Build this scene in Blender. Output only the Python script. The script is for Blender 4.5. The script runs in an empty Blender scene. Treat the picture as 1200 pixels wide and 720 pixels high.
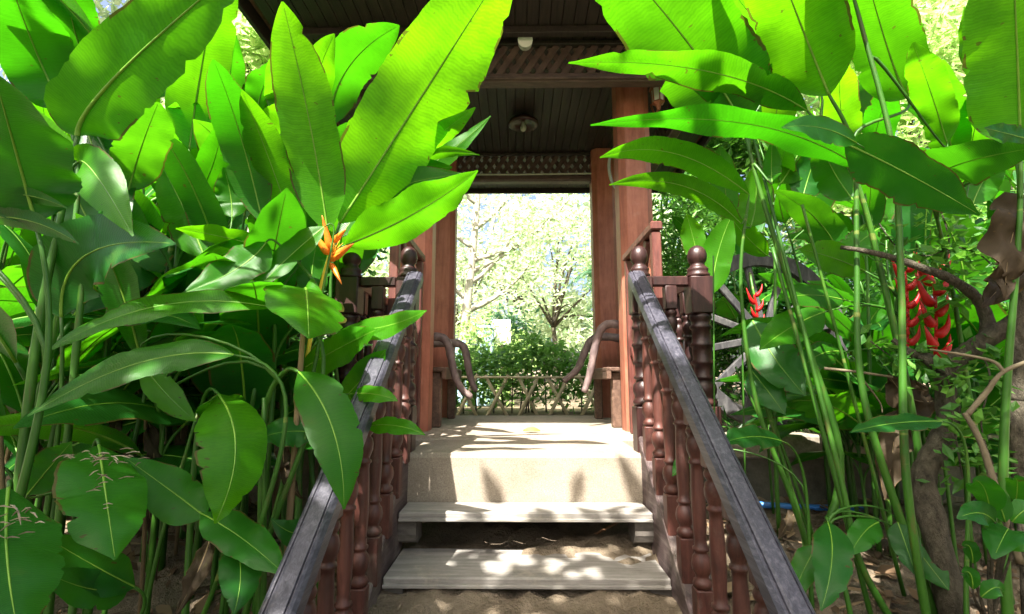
import bpy, bmesh, math, random
from mathutils import Vector, Matrix
R = math.radians
scene = bpy.context.scene
col = scene.collection
random.seed(7)

# ------------------------------------------------------------------ camera
FPX = 583.0                      # focal length in pixels of the 1200 px wide photograph
EYE = Vector((0, 0, 1.2))
PITCH, YAW = R(8.3), R(0.69)
cam_d = bpy.data.cameras.new('camera')
cam_d.sensor_width = 36.0
cam_d.lens = FPX / 1200 * 36
cam_d.clip_start = 0.02
cam_d.clip_end = 3000
cam = bpy.data.objects.new('camera', cam_d)
col.objects.link(cam)
cam.location = EYE
cam.rotation_euler = (R(90) + PITCH, 0, YAW)
scene.camera = cam
CM = cam.rotation_euler.to_matrix()

def at(px, py, Y):
    """world point at forward distance Y seen at pixel (px, py) of the 1200x720 photograph"""
    d = CM @ Vector(((px - 600) / FPX, (360 - py) / FPX, -1))
    return EYE + d * (Y / d.y)

# ------------------------------------------------------------------ mesh helpers
class MB:
    def __init__(s):
        s.v, s.f, s.m, s.uv = [], [], [], []
    def add(s, vs, fs, mi=0, uv=None):
        o = len(s.v)
        s.v += [Vector(v) for v in vs]
        s.f += [tuple(i + o for i in f) for f in fs]
        s.m += [mi] * len(fs)
        s.uv += uv if uv else [(0.5, 0.5)] * len(vs)
        return s
    def xf(s, M):
        s.v = [M @ v for v in s.v]
        return s
    def join(s, o, M=None):
        return s.add([M @ v for v in o.v] if M else o.v, o.f, 0, list(o.uv))
    def box(s, c, size, bev=0.006, rot=None, mi=0):
        bm = bmesh.new()
        bmesh.ops.create_cube(bm, size=1)
        for v in bm.verts:
            v.co = Vector((v.co.x * size[0], v.co.y * size[1], v.co.z * size[2]))
        if bev > 0:
            bmesh.ops.bevel(bm, geom=bm.edges[:], offset=min(bev, min(size) * .4), segments=1, affect='EDGES')
        M = Matrix.Translation(Vector(c)) @ (rot.to_4x4() if rot else Matrix())
        bm.verts.index_update()
        s.add([M @ v.co for v in bm.verts], [[v.index for v in f.verts] for f in bm.faces], mi)
        bm.free()
        return s
    def bar(s, a, b, w, h, bev=0.003, mi=0, up=(0, 0, 1)):
        a, b = Vector(a), Vector(b)
        y = (b - a).normalized()
        x = y.cross(Vector(up))
        if x.length < 1e-4: x = Vector((1, 0, 0))
        x.normalize()
        z = x.cross(y)
        rot = Matrix((x, y, z)).transposed()
        return s.box((a + b) / 2, (w, (b - a).length, h), bev, rot, mi)
    def tube(s, pts, rad, n=8, mi=0, cap=True):
        pts = [Vector(p) for p in pts]
        k = len(pts)
        rr = rad if isinstance(rad, (list, tuple)) else [rad] * k
        vs, fs, uv = [], [], []
        ref = None
        for i, p in enumerate(pts):
            t = (pts[min(i + 1, k - 1)] - pts[max(i - 1, 0)])
            t = t.normalized() if t.length > 1e-9 else Vector((0, 0, 1))
            if ref is None:
                ref = t.orthogonal().normalized()
            ref = (ref - t * ref.dot(t))
            ref = ref.normalized() if ref.length > 1e-6 else t.orthogonal().normalized()
            b = t.cross(ref)
            for j in range(n):
                a = 2 * math.pi * j / n
                vs.append(p + (ref * math.cos(a) + b * math.sin(a)) * rr[i])
                uv.append((i / max(1, k - 1), j / n))
        for i in range(k - 1):
            for j in range(n):
                fs.append((i*n+j, i*n+(j+1) % n, (i+1)*n+(j+1) % n, (i+1)*n+j))
        if cap:
            fs.append(tuple(range(n - 1, -1, -1)))
            fs.append(tuple((k - 1) * n + j for j in range(n)))
        return s.add(vs, fs, mi, uv)
    def lathe(s, prof, n=16, c=(0, 0, 0), mi=0):
        c = Vector(c)
        vs, fs = [], []
        for r, z in prof:
            for j in range(n):
                a = 2 * math.pi * (j + .5) / n
                vs.append(c + Vector((r * math.cos(a), r * math.sin(a), z)))
        for i in range(len(prof) - 1):
            for j in range(n):
                fs.append((i*n+j, i*n+(j+1) % n, (i+1)*n+(j+1) % n, (i+1)*n+j))
        fs.append(tuple(range(n - 1, -1, -1)))
        fs.append(tuple((len(prof) - 1) * n + j for j in range(n)))
        return s.add(vs, fs, mi)
    def build(s, name, mats, parent=None, origin=None, smooth=False):
        if not isinstance(mats, (list, tuple)): mats = [mats]
        o0 = Vector(origin) if origin is not None else (parent['_o'] if parent is not None and '_o' in parent else Vector((0, 0, 0)))
        o0 = Vector(o0)
        me = bpy.data.meshes.new(name)
        me.from_pydata([tuple(v - o0) for v in s.v], [], s.f)
        for m in mats: me.materials.append(m)
        me.polygons.foreach_set('material_index', s.m)
        if smooth: me.polygons.foreach_set('use_smooth', [True] * len(s.f))
        uvl = me.uv_layers.new(name='UVMap')
        idx = [0] * len(me.loops)
        me.loops.foreach_get('vertex_index', idx)
        flat = []
        for i in idx: flat += s.uv[i]
        uvl.data.foreach_set('uv', flat)
        me.update()
        o = bpy.data.objects.new(name, me)
        col.objects.link(o)
        if parent is not None:
            o.parent = parent
        if parent is None or origin is not None:
            o.location = o0 if parent is None else o0 - Vector(parent['_o'])
        return o

def tag(o, label=None, cat=None, group=None, kind=None):
    if label: o['label'] = label
    if cat: o['category'] = cat
    if group: o['group'] = group
    if kind: o['kind'] = kind
    return o
def thing(name, loc, label, cat, group=None):
    o = bpy.data.objects.new(name, None)
    o.empty_display_size = .1
    col.objects.link(o)
    o.location = loc
    o['_o'] = tuple(loc)
    return tag(o, label, cat, group)
def copy_tree(o, parent=None):
    c = o.copy()
    col.objects.link(c)
    if parent is not None: c.parent = parent
    for ch in list(o.children): copy_tree(ch, c)
    return c

def bez2(b, m, t, n):
    c = m * 2 - (b + t) / 2
    return [b * (1-s)**2 + c * 2*s*(1-s) + t * s*s for s in [i / n for i in range(n + 1)]]
def bez3(a, b, c, d, n):
    return [a*(1-s)**3 + b*3*s*(1-s)**2 + c*3*s*s*(1-s) + d*s**3 for s in [i / n for i in range(n + 1)]]
def smooth_path(pts, sub=4):
    pts = [Vector(p) for p in pts]
    out = []
    k = len(pts)
    for i in range(k - 1):
        p0, p1, p2, p3 = pts[max(i-1, 0)], pts[i], pts[i+1], pts[min(i+2, k-1)]
        for j in range(sub):
            t = j / sub
            out.append(.5*((2*p1) + (p2-p0)*t + (2*p0-5*p1+4*p2-p3)*t*t + (3*p1-p0-3*p2+p3)*t**3))
    out.append(pts[-1])
    return out

# ------------------------------------------------------------------ materials
class NT:
    def __init__(s, name):
        s.m = bpy.data.materials.new(name)
        s.m.use_nodes = True
        s.t = s.m.node_tree
        s.t.nodes.clear()
        s.out = s.n('ShaderNodeOutputMaterial')
    def n(s, typ, **kw):
        nd = s.t.nodes.new(typ)
        for k, v in kw.items():
            if k.startswith('i_'):
                key = k[2:]
                key = int(key) if key.isdigit() else key.replace('_', ' ')
                nd.inputs[key].default_value = v
            else: setattr(nd, k, v)
        return nd
    def l(s, a, b): s.t.links.new(a, b)
    def ramp(s, fac, stops):
        r = s.n('ShaderNodeValToRGB')
        while len(r.color_ramp.elements) < len(stops): r.color_ramp.elements.new(.5)
        for e, (p, c) in zip(r.color_ramp.elements, stops):
            e.position = p
            e.color = (*c, 1)
        if fac is not None: s.l(fac, r.inputs[0])
        return r
    def mixc(s, fac, a, b, blend='MIX'):
        mx = s.n('ShaderNodeMix', data_type='RGBA', blend_type=blend)
        for sock, val in ((mx.inputs[0], fac), (mx.inputs[6], a), (mx.inputs[7], b)):
            if hasattr(val, 'links') or hasattr(val, 'is_linked'): s.l(val, sock)
            elif isinstance(val, (int, float)): sock.default_value = val
            else: sock.default_value = (*val, 1)
        return mx.outputs[2]
    def math(s, op, a, b=None, clamp=False):
        m = s.n('ShaderNodeMath', operation=op, use_clamp=clamp)
        for i, v in enumerate((a, b)):
            if v is None: continue
            if isinstance(v, (int, float)): m.inputs[i].default_value = v
            else: s.l(v, m.inputs[i])
        return m.outputs[0]
    def bsdf(s, color, rough, bump=None, bstr=.3, spec=.5, metal=0, dist=.01):
        b = s.n('ShaderNodeBsdfPrincipled')
        if isinstance(color, tuple): b.inputs['Base Color'].default_value = (*color, 1)
        else: s.l(color, b.inputs['Base Color'])
        if isinstance(rough, (int, float)): b.inputs['Roughness'].default_value = rough
        else: s.l(rough, b.inputs['Roughness'])
        b.inputs['Specular IOR Level'].default_value = spec
        b.inputs['Metallic'].default_value = metal
        if bump is not None:
            bp = s.n('ShaderNodeBump', i_Strength=bstr, i_Distance=dist)
            s.l(bump, bp.inputs['Height'])
            s.l(bp.outputs[0], b.inputs['Normal'])
        return b
    def done(s, b):
        s.l(b.outputs[0], s.out.inputs[0])
        return s.m
    def noise(s, scale, vec=None, detail=5, rough=.6, dist=0):
        nd = s.n('ShaderNodeTexNoise', i_Scale=scale, i_Detail=detail, i_Roughness=rough, i_Distortion=dist)
        if vec is not None: s.l(vec, nd.inputs['Vector'])
        return nd.outputs[0]
    def obj(s, scale=(1, 1, 1), rot=(0, 0, 0), kind='Object'):
        tc = s.n('ShaderNodeTexCoord')
        mp = s.n('ShaderNodeMapping')
        mp.inputs['Scale'].default_value = scale
        mp.inputs['Rotation'].default_value = rot
        s.l(tc.outputs[kind], mp.inputs[0])
        return mp.outputs[0]

def wood(name, dark, mid, light, stretch=(14, 14, 1.2), rot=(0, 0, 0), rough=.55, worn=None, bstr=.35, wornlo=.55, vary=False):
    t = NT(name)
    v = t.obj(stretch, rot)
    g = t.noise(3.2, v, 8, .65, .6)
    g2 = t.noise(11, v, 4, .6)
    c = t.ramp(g, [(.3, dark), (.5, mid), (.72, light)]).outputs[0]
    c = t.mixc(t.math('MULTIPLY', g2, .35), c, dark)
    if worn:
        w = t.ramp(t.noise(2.3, t.obj((2, 2, 2)), 8, .72), [(wornlo, (0, 0, 0)), (wornlo + .17, (1, 1, 1))]).outputs[0]
        c = t.mixc(t.math('MULTIPLY', w, .7), c, worn)
    oi = t.n('ShaderNodeObjectInfo')
    k = t.math('ADD', t.math('MULTIPLY', oi.outputs['Random'], .55), .72)
    c = t.mixc(1.0, c, t.ramp(k, [(0, (0, 0, 0)), (1, (1, 1, 1))]).outputs[0], 'MULTIPLY') if vary else c
    grime = t.ramp(t.noise(1.7, t.obj((3, 3, 3)), 7, .75), [(.45, (0, 0, 0)), (.7, (1, 1, 1))]).outputs[0]
    c = t.mixc(t.math('MULTIPLY', grime, .4), c, tuple(q * .45 for q in dark))
    b = t.bsdf(c, rough, g2, bstr, .4, 0, .004)
    return t.done(b)

def leafmat(name, cols, trans, vein=(.22, .38, .05), tmix=.45, rough=.38, vf=270.0, spots=.0):
    """cols: dark, mid, light green picked per leaf; lateral veins follow the leaf's own UV"""
    t = NT(name)
    oi = t.n('ShaderNodeObjectInfo')
    uv = t.n('ShaderNodeUVMap', uv_map='UVMap')
    sx = t.n('ShaderNodeSeparateXYZ')
    t.l(uv.outputs[0], sx.inputs[0])
    s, u = sx.outputs[0], sx.outputs[1]           # s 0..1 along, u 0..1 across
    au = t.math('ABSOLUTE', t.math('SUBTRACT', u, .5))
    ph = t.math('SUBTRACT', t.math('MULTIPLY', s, vf), t.math('MULTIPLY', au, 14.0))
    wob = t.math('MULTIPLY', t.noise(6, uv.outputs[0], 3), 9.0)
    vn = t.math('SINE', t.math('MULTIPLY', t.math('ADD', ph, wob), 2.0))
    vb = t.math('SINE', t.math('MULTIPLY', t.math('ADD', ph, t.math('MULTIPLY', wob, 1.6)), .83))
    fade = t.ramp(t.noise(3.0, t.obj((1, 1, 1)), 3, .6), [(.35, (0, 0, 0)), (.65, (1, 1, 1))]).outputs[0]
    vn = t.math('ADD', t.math('MULTIPLY', vn, .55), t.math('MULTIPLY', t.math('MULTIPLY', vb, fade), .45))
    vn01 = t.math('ADD', t.math('MULTIPLY', vn, .5), .5)
    base = t.ramp(oi.outputs['Random'], [(0, cols[0]), (.5, cols[1]), (1, cols[2])]).outputs[0]
    big = t.noise(2.2, t.obj((1, 1, 1)), 4, .6)
    base = t.mixc(t.math('MULTIPLY', big, .45), base, tuple(min(1, c * 1.35 + .004) for c in cols[2]))
    base = t.mixc(t.math('MULTIPLY', vn01, .26), base, tuple(c * .55 for c in cols[0]))
    trn = t.ramp(oi.outputs['Random'], [(0, trans[0]), (1, trans[1])]).outputs[0]
    trn = t.mixc(t.ramp(t.noise(3.3, t.obj((1, 1, 1)), 5, .7), [(.40, (0, 0, 0)), (.75, (.8, .8, .8))]).outputs[0], trn, tuple(c * .45 for c in trans[0]))
    trn = t.mixc(t.math('MULTIPLY', vn01, .34), trn, tuple(c * .4 for c in trans[0]))
    blot = t.ramp(t.noise(4.5, t.obj((1, 1, 1)), 6, .75, .4), [(.58, (0, 0, 0)), (.74, (1, 1, 1))]).outputs[0]
    base = t.mixc(t.math('MULTIPLY', blot, .35), base, (.12, .16, .02))
    dust = t.ramp(t.noise(60, t.obj((1, 1, 1)), 6, .8), [(.5, (0, 0, 0)), (.8, (1, 1, 1))]).outputs[0]
    base = t.mixc(t.math('MULTIPLY', dust, .05), base, (.20, .22, .12))
    # dry brown nibbled rim on some stretches, small dark specks
    edge = t.math('GREATER_THAN', au, .468)
    en = t.math('GREATER_THAN', t.noise(5, t.obj((1, 1, 1)), 5), .53)
    em = t.math('MULTIPLY', edge, en)
    spk = t.math('GREATER_THAN', t.noise(30, t.obj((1, 1, 2.2)), 2, .5), .728 - spots)
    dmg = t.math('MAXIMUM', t.math('MULTIPLY', em, .8), t.math('MULTIPLY', spk, .65))
    base = t.mixc(dmg, base, (.10, .065, .02))
    trn = t.mixc(dmg, trn, (.08, .04, .01))
    b = t.bsdf(base, rough, vn01, .22, .25, 0, .003)
    tr = t.n('ShaderNodeBsdfTranslucent')
    t.l(trn, tr.inputs[0])
    mx = t.n('ShaderNodeMixShader')
    mx.inputs[0].default_value = tmix
    t.l(b.outputs[0], mx.inputs[1]); t.l(tr.outputs[0], mx.inputs[2])
    return t.done(mx)

def smallleaf(name, stops, trans, tmix=.4, rough=.45):
    t = NT(name)
    g = t.n('ShaderNodeNewGeometry')
    c = t.ramp(g.outputs['Random Per Island'], stops).outputs[0]
    b = t.bsdf(c, rough, None, spec=.4)
    tr = t.n('ShaderNodeBsdfTranslucent')
    t.l(t.mixc(.6, c, trans), tr.inputs[0])
    mx = t.n('ShaderNodeMixShader')
    mx.inputs[0].default_value = tmix
    t.l(b.outputs[0], mx.inputs[1]); t.l(tr.outputs[0], mx.inputs[2])
    return t.done(mx)

def plain(name, c0, c1, scale=8, rough=.6, bstr=.3, spec=.4, metal=0, stretch=(1, 1, 1), dist=.01):
    t = NT(name)
    n = t.noise(scale, t.obj(stretch), 8, .68)
    c = t.ramp(n, [(.3, c0), (.7, c1)]).outputs[0]
    return t.done(t.bsdf(c, rough, n, bstr, spec, metal, dist))

M = {}
SL = R(38.2)
M['leaf'] = leafmat('heliconia leaf', [(.008, .07, .005), (.020, .13, .004), (.050, .21, .003)], [(.05, .36, .003), (.27, .76, .004)], tmix=.52, rough=.34)
M['leaf_shaded'] = leafmat('shade-toned heliconia leaf', [(.006, .050, .010), (.012, .088, .012), (.022, .135, .008)], [(.05, .32, .004), (.14, .52, .005)], tmix=.36, rough=.32)  # darker, less translucent leaf copy; shade of low and rear leaves put into colour
M['leaf_dry'] = leafmat('dry leaf', [(.020, .013, .007), (.036, .024, .012), (.055, .038, .02)], [(.04, .022, .008), (.07, .042, .018)], tmix=.2, rough=.7, vf=40)
M['rib'] = plain('midrib', (.08, .22, .015), (.18, .34, .03), 20, .45, .1)
M['stem0'] = plain('stem', (.016, .07, .006), (.05, .15, .012), 7, .4, .15, stretch=(1, 1, .3))
def stem_mat():
    t = NT('cane')
    n = t.noise(7, t.obj((1, 1, .3)), 6, .7)
    c = t.ramp(n, [(.3, (.014, .065, .006)), (.55, (.035, .12, .010)), (.75, (.085, .19, .018))]).outputs[0]
    br = t.ramp(t.noise(9, t.obj((2, 2, .5)), 6, .75), [(.56, (0, 0, 0)), (.68, (1, 1, 1))]).outputs[0]
    c = t.mixc(t.math('MULTIPLY', br, .65), c, (.10, .065, .025))
    ring = t.ramp(t.noise(26, t.obj((.15, .15, 1)), 2, .5), [(.66, (0, 0, 0)), (.70, (1, 1, 1))]).outputs[0]
    c = t.mixc(t.math('MULTIPLY', ring, .5), c, (.22, .24, .06))
    return t.done(t.bsdf(c, .45, n, .3, .35, 0, .004))
M['stem'] = stem_mat()
M['stem_dry'] = plain('dry stalk', (.09, .06, .03), (.26, .19, .10), 12, .8, .4, stretch=(1, 1, .25))
M['orange'] = plain('orange bract', (.62, .10, .01), (.85, .26, .02), 9, .45, .1)
M['red'] = plain('red bract', (.34, .004, .006), (.56, .014, .014), 14, .4, .1)
M['yellow'] = plain('yellow bract rim', (.75, .45, .03), (.85, .6, .1), 9, .45, .1)
M['newel'] = wood('dark turned wood', (.012, .005, .005), (.034, .012, .011), (.065, .025, .021), (9, 9, 1.5), rough=.42, worn=(.11, .07, .06), wornlo=.66)
M['baluster'] = wood('red brown turned wood', (.03, .010, .008), (.085, .028, .021), (.15, .055, .04), (9, 9, 1.5), rough=.5, worn=(.19, .15, .12), wornlo=.55, vary=True)
M['rail'] = wood('weathered handrail wood', (.019, .018, .027), (.050, .048, .066), (.12, .115, .14), (30, .7, 30), (-SL, 0, 0), .42, (.17, .14, .12), .3, .6)
M['stringer'] = wood('weathered purple brown wood', (.035, .022, .024), (.09, .06, .058), (.17, .13, .12), (15, 1.0, 15), (-SL, 0, 0), .6, (.24, .20, .17), .5, .5)
M['tread'] = wood('weathered grey tread wood', (.17, .155, .14), (.285, .265, .24), (.40, .38, .35), (1.2, 15, 15), rough=.75, worn=(.47, .41, .32), bstr=.5)
M['block'] = wood('weathered block wood', (.06, .05, .045), (.12, .105, .09), (.2, .18, .15), (3, 8, 8), rough=.8)
M['column'] = wood('pink brown column paint', (.22, .068, .040), (.36, .122, .075), (.46, .178, .115), (7, 7, .8), rough=.5, worn=(.42, .22, .17), bstr=.2, wornlo=.6)
M['roofwood'] = wood('dark roof wood', (.012, .008, .007), (.026, .018, .014), (.05, .036, .027), (14, 1, 14), rough=.55)
M['lattice'] = wood('dark lattice wood', (.04, .024, .02), (.08, .05, .04), (.13, .085, .068), (3, 14, 3), rough=.5)
M['redpanel'] = wood('maroon railing wood', (.05, .014, .012), (.12, .035, .027), (.19, .07, .05), (9, 9, 1.2), rough=.5, worn=(.22, .12, .1))
M['bench'] = wood('bench seat wood', (.05, .026, .018), (.12, .068, .045), (.2, .125, .09), (12, 1.2, 12), rough=.6)
M['drift'] = wood('driftwood arm', (.075, .05, .05), (.17, .12, .115), (.28, .21, .19), (6, 6, 3), rough=.6, bstr=.4)
def concrete_mat():
    t = NT('exposed aggregate')
    n = t.noise(150, t.obj(), 4, .7)
    c = t.ramp(n, [(.3, (.19, .158, .12)), (.7, (.37, .32, .26))]).outputs[0]
    st = t.ramp(t.noise(3.1, t.obj((1, 1, 1.6)), 9, .75, .5), [(.42, (0, 0, 0)), (.66, (1, 1, 1))]).outputs[0]
    c = t.mixc(t.math('MULTIPLY', st, .5), c, (.14, .11, .08))
    st2 = t.ramp(t.noise(9, t.obj((1, 1, 1)), 8, .8), [(.55, (0, 0, 0)), (.72, (1, 1, 1))]).outputs[0]
    c = t.mixc(t.math('MULTIPLY', st2, .35), c, (.41, .37, .31))
    return t.done(t.bsdf(c, .85, n, .5, .2, 0, .003))
M['concrete'] = concrete_mat()
M['wallc'] = plain('stained concrete', (.045, .045, .035), (.16, .15, .12), 5, .9, .7, .2, dist=.02)
M['wallcop'] = plain('concrete coping', (.14, .12, .09), (.30, .27, .215), 42, .9, .6, .2, dist=.006)
M['pipe'] = plain('blue plastic', (.03, .14, .46), (.05, .22, .6), 6, .4, .05)
M['bamboo'] = plain('bamboo', (.38, .31, .18), (.62, .53, .36), 14, .55, .2, stretch=(1, 1, .4))
M['stick'] = plain('dry pale stick', (.075, .06, .036), (.17, .14, .09), 14, .85, .5, .2)
M['cart'] = wood('grey cart wood', (.018, .017, .02), (.05, .048, .05), (.12, .115, .115), (8, 8, 2), rough=.75, worn=(.20, .19, .18))
M['bark'] = plain('grey bark', (.03, .025, .018), (.16, .14, .10), 34, .9, 1.0, .2, stretch=(1, 1, .5), dist=.05)
M['barkpale'] = plain('pale bark', (.25, .22, .18), (.46, .43, .37), 10, .85, .6, .2, stretch=(1, 1, .3))
M['tile'] = plain('roof tile', (.10, .04, .03), (.2, .09, .06), 20, .7, .4)
M['bluetile'] = plain('pale blue tile', (.16, .27, .38), (.36, .48, .58), 22, .4, .3)
M['white'] = plain('white plastic', (.62, .64, .60), (.75, .76, .72), 8, .4, .05)
M['copper'] = plain('copper lantern metal', (.20, .075, .04), (.36, .16, .09), 14, .4, .2, metal=.6)
M['glass'] = plain('frosted lamp glass', (.5, .5, .46), (.65, .66, .6), 6, .2, .02)
M['steel'] = plain('galvanised bolt', (.3, .3, .3), (.45, .45, .44), 20, .4, .1, metal=.8)
M['maroon'] = plain('maroon lamp enamel', (.018, .005, .005), (.04, .009, .008), 10, .35, .1)
M['cable'] = plain('pale cable', (.25, .27, .2), (.36, .38, .3), 10, .5, .05)
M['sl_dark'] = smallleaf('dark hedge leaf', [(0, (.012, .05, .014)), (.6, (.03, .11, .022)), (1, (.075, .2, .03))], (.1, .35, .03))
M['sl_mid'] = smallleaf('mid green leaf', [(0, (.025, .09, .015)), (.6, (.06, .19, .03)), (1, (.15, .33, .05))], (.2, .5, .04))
M['sl_pale'] = smallleaf('glare-pale garden leaf', [(0, (.22, .36, .16)), (.5, (.44, .56, .34)), (1, (.68, .74, .54))], (.82, .9, .62), .58)  # paler than real foliage: glare of the far garden is put into the colour
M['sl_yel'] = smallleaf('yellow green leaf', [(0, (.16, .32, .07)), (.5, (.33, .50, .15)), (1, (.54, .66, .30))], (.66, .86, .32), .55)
M['sl_hedge'] = smallleaf('sunlit hedge leaf', [(0, (.035, .12, .03)), (.6, (.11, .27, .06)), (1, (.28, .46, .14))], (.3, .6, .1), .45)  # hedge stands in roof shadow; the sun's brightness is put into its greens
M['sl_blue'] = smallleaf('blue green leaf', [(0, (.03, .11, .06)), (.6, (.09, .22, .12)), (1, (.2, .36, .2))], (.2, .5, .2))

def ground_mat():
    t = NT('earth')
    v = t.obj((1, 1, 1))
    a = t.noise(2.2, v, 8, .7)
    b_ = t.noise(18, v, 6, .7)
    c = t.ramp(a, [(.3, (.09, .066, .042)), (.5, (.20, .155, .105)), (.7, (.34, .28, .205))]).outputs[0]
    c = t.mixc(t.math('MULTIPLY', b_, .5), c, (.10, .075, .05))
    vo2 = t.noise(55, v, 4, .7)
    c = t.mixc(t.math('MULTIPLY', vo2, .4), c, (.30, .25, .19))
    h = t.math('ADD', t.math('MULTIPLY', b_, .7), t.math('MULTIPLY', vo2, .3))
    return t.done(t.bsdf(c, .95, h, 1.0, .15, 0, .05))
M['earth'] = ground_mat()

# ------------------------------------------------------------------ world and sun
SUNV = Vector((-.22, -.53, .82)).normalized()
w = bpy.data.worlds.new('World')
scene.world = w
w.use_nodes = True
nt = w.node_tree
bg = nt.nodes['Background']
sky = nt.nodes.new('ShaderNodeTexSky')
sky.sky_type = 'NISHITA'
sky.sun_disc = False
sky.sun_elevation = math.asin(SUNV.z)
sky.sun_rotation = math.atan2(SUNV.x, SUNV.y)
sky.air_density = 1.0
sky.dust_density = 7.0
sky.ozone_density = .3
nt.links.new(sky.outputs[0], bg.inputs[0])
bg.inputs[1].default_value = .085
sd = bpy.data.lights.new('sun', 'SUN')
sd.energy = 5.0
sd.angle = R(.5)
sd.color = (1, .95, .86)
so = bpy.data.objects.new('sun', sd)
col.objects.link(so)
so.rotation_euler = SUNV.to_track_quat('Z', 'Y').to_euler()
so.location = (-5, -5, 9)
scene.view_settings.view_transform = 'Standard'
scene.view_settings.look = 'None'
scene.view_settings.exposure = 2.2
scene.view_settings.gamma = 1
scene.view_settings.use_curve_mapping = False
scene.cycles.max_bounces = 10
scene.cycles.diffuse_bounces = 5
scene.cycles.transmission_bounces = 5
scene.cycles.sample_clamp_indirect = 6

# ------------------------------------------------------------------ ground
FLOOR = .855
def gz(x, y):
    """height of the earth"""
    low = .36 + .05 * math.sin(x * 2.1 + 1) * .4 + .02 * math.sin(y * 5 + x * 3)
    if y > 1.9: low += min(.16, (y - 1.9) * .2)
    if abs(x) < .6 and 2.42 < y < 2.94: low -= .10
    if y < 1.2: low -= min(.2, (1.2 - y) * .12)
    hi = .78 + .02 * math.sin(x * 3.1) * math.sin(y * 2.3)
    if y > 9: hi += min(1.5, (y - 9) * .03)
    if y < 2.94: return low
    if y < 3.04: return low + (hi - low) * (y - 2.94) / .1
    return hi
def ground():
    def axis(lo, hi, step, far):
        a = []
        x = lo
        while x <= hi + 1e-6:
            a.append(x); x += step
        d, k = step, hi
        while k < far:
            d *= 1.35; k += d; a.append(k)
        d, k = step, lo
        while k > -far:
            d *= 1.35; k -= d; a.insert(0, k)
        return a
    xs = axis(-3.2, 3.4, .06, 500)
    ys = axis(.6, 3.6, .05, 500)
    rnd = random.Random(3)
    vs = []
    for y in ys:
        for x in xs:
            n = rnd.uniform(-.026, .026) + .02 * math.sin(x * 9 + 2 * math.sin(y * 7)) * math.sin(y * 11 + x) if abs(x) < 4 and 0 < y < 4 else 0
            vs.append((x, y, gz(x, y) + n))
    nx = len(xs)
    fs = [(j*nx+i, j*nx+i+1, (j+1)*nx+i+1, (j+1)*nx+i) for j in range(len(ys)-1) for i in range(nx-1)]
    o = MB().add(vs, fs).build('ground', M['earth'], smooth=True)
    tag(o, kind='structure')
ground()
# ------------------------------------------------------------------ pavilion
XC = .06
def chamfer_prism(mb, cx, cy, w, ch, z0, z1):
    h = w / 2
    ring = [(h-ch, -h), (h, -h+ch), (h, h-ch), (h-ch, h), (-h+ch, h), (-h, h-ch), (-h, -h+ch), (-h+ch, -h)]
    vs = [(cx + x, cy + y, z0) for x, y in ring] + [(cx + x, cy + y, z1) for x, y in ring]
    fs = [(i, (i+1) % 8, 8+(i+1) % 8, 8+i) for i in range(8)] + [tuple(range(7, -1, -1)), tuple(range(8, 16))]
    mb.add(vs, fs)

CEIL = 3.47
pav = thing('pavilion', (XC, 4.1, FLOOR), 'open wooden pavilion with pink brown columns, lattice beams and dark slatted ceiling', 'pavilion')
# floor slab: wide pavilion floor with the narrower landing in front
m = MB()
m.box((XC, 3.98, FLOOR - .2), (2.15, 1.92, .4), .012)
m.build('floor_slab', M['concrete'], pav)
m = MB()
m.box((.03, 2.735, FLOOR - .134), (1.165, .565, .26), .02)
m.build('landing', M['concrete'], pav)
COLS = [(XC - .785, 3.5), (XC + .785, 3.5), (XC - .79, 4.78), (XC + .79, 4.78)]
for cx, cy in COLS:
    m = MB()
    chamfer_prism(m, cx, cy, .235, .045, FLOOR, CEIL)
    c = m.build('column', M['column'], pav)
    if cx < 0 and cy > 4:
        b = MB()
        b.box((cx + .1195, cy - .03, 1.92), (.006, .03, .19), .002)
        for k in range(4): b.tube([(cx + .12, cy - .03, 1.85 + k * .047), (cx + .13, cy - .03, 1.85 + k * .047)], .009, 8)
        c['_o'] = pav['_o']
        b.build('bolt_plate', M['steel'], c)
        c.children[0].location = (0, 0, 0)

X0, X1, YF, YB = XC - .79, XC + .79, 3.1, 4.78
# ceiling of narrow boards running front to back
m = MB()
x = -1.6
while x < 1.70:
    m.box((x + .036, 4.1, CEIL + .011), (.0715, 3.22, .018), .002)
    x += .0755
m.box((XC, 4.1, CEIL + .035), (3.34, 3.25, .02), 0)
m.build('ceiling', M['roofwood'], pav)
for y, z, h in ((2.95, CEIL - .025, .05),):
    MB().box((XC, y, z), (3.3, .05, h), .004).build('joist', M['roofwood'], pav)

def lattice(axis, fixed, a0, a1, z0, z1, name='lattice_panel'):
    m = MB()
    H = z1 - z0
    ang = R(58)
    dx = H / math.tan(ang)
    pitch = .087
    for layer, sg in ((-.011, 1), (.011, -1)):
        p = a0 - dx
        while p < a1:
            b0, b1 = (p, p + dx) if sg > 0 else (p + dx, p)
            t0, t1 = 0.0, 1.0
            lo, hi = (b0, b1) if b0 < b1 else (b1, b0)
            def cut(v): return (v - b0) / (b1 - b0)
            ts = sorted((cut(a0), cut(a1)))
            t0, t1 = max(0, ts[0]), min(1, ts[1])
            if t1 - t0 > .06:
                A = (b0 + (b1 - b0) * t0, z0 + H * t0)
                B = (b0 + (b1 - b0) * t1, z0 + H * t1)
                if axis == 'x': m.bar((A[0], fixed + layer, A[1]), (B[0], fixed + layer, B[1]), .010, .042, .002, 0, (0, 1, 0)) if False else m.bar((A[0], fixed + layer, A[1]), (B[0], fixed + layer, B[1]), .042, .012, .002, 0, (0, 1, 0))
                else: m.bar((fixed + layer, A[0], A[1]), (fixed + layer, B[0], B[1]), .042, .012, .002, 0, (1, 0, 0))
            p += pitch
    m.build(name, M['lattice'], pav)
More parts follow.
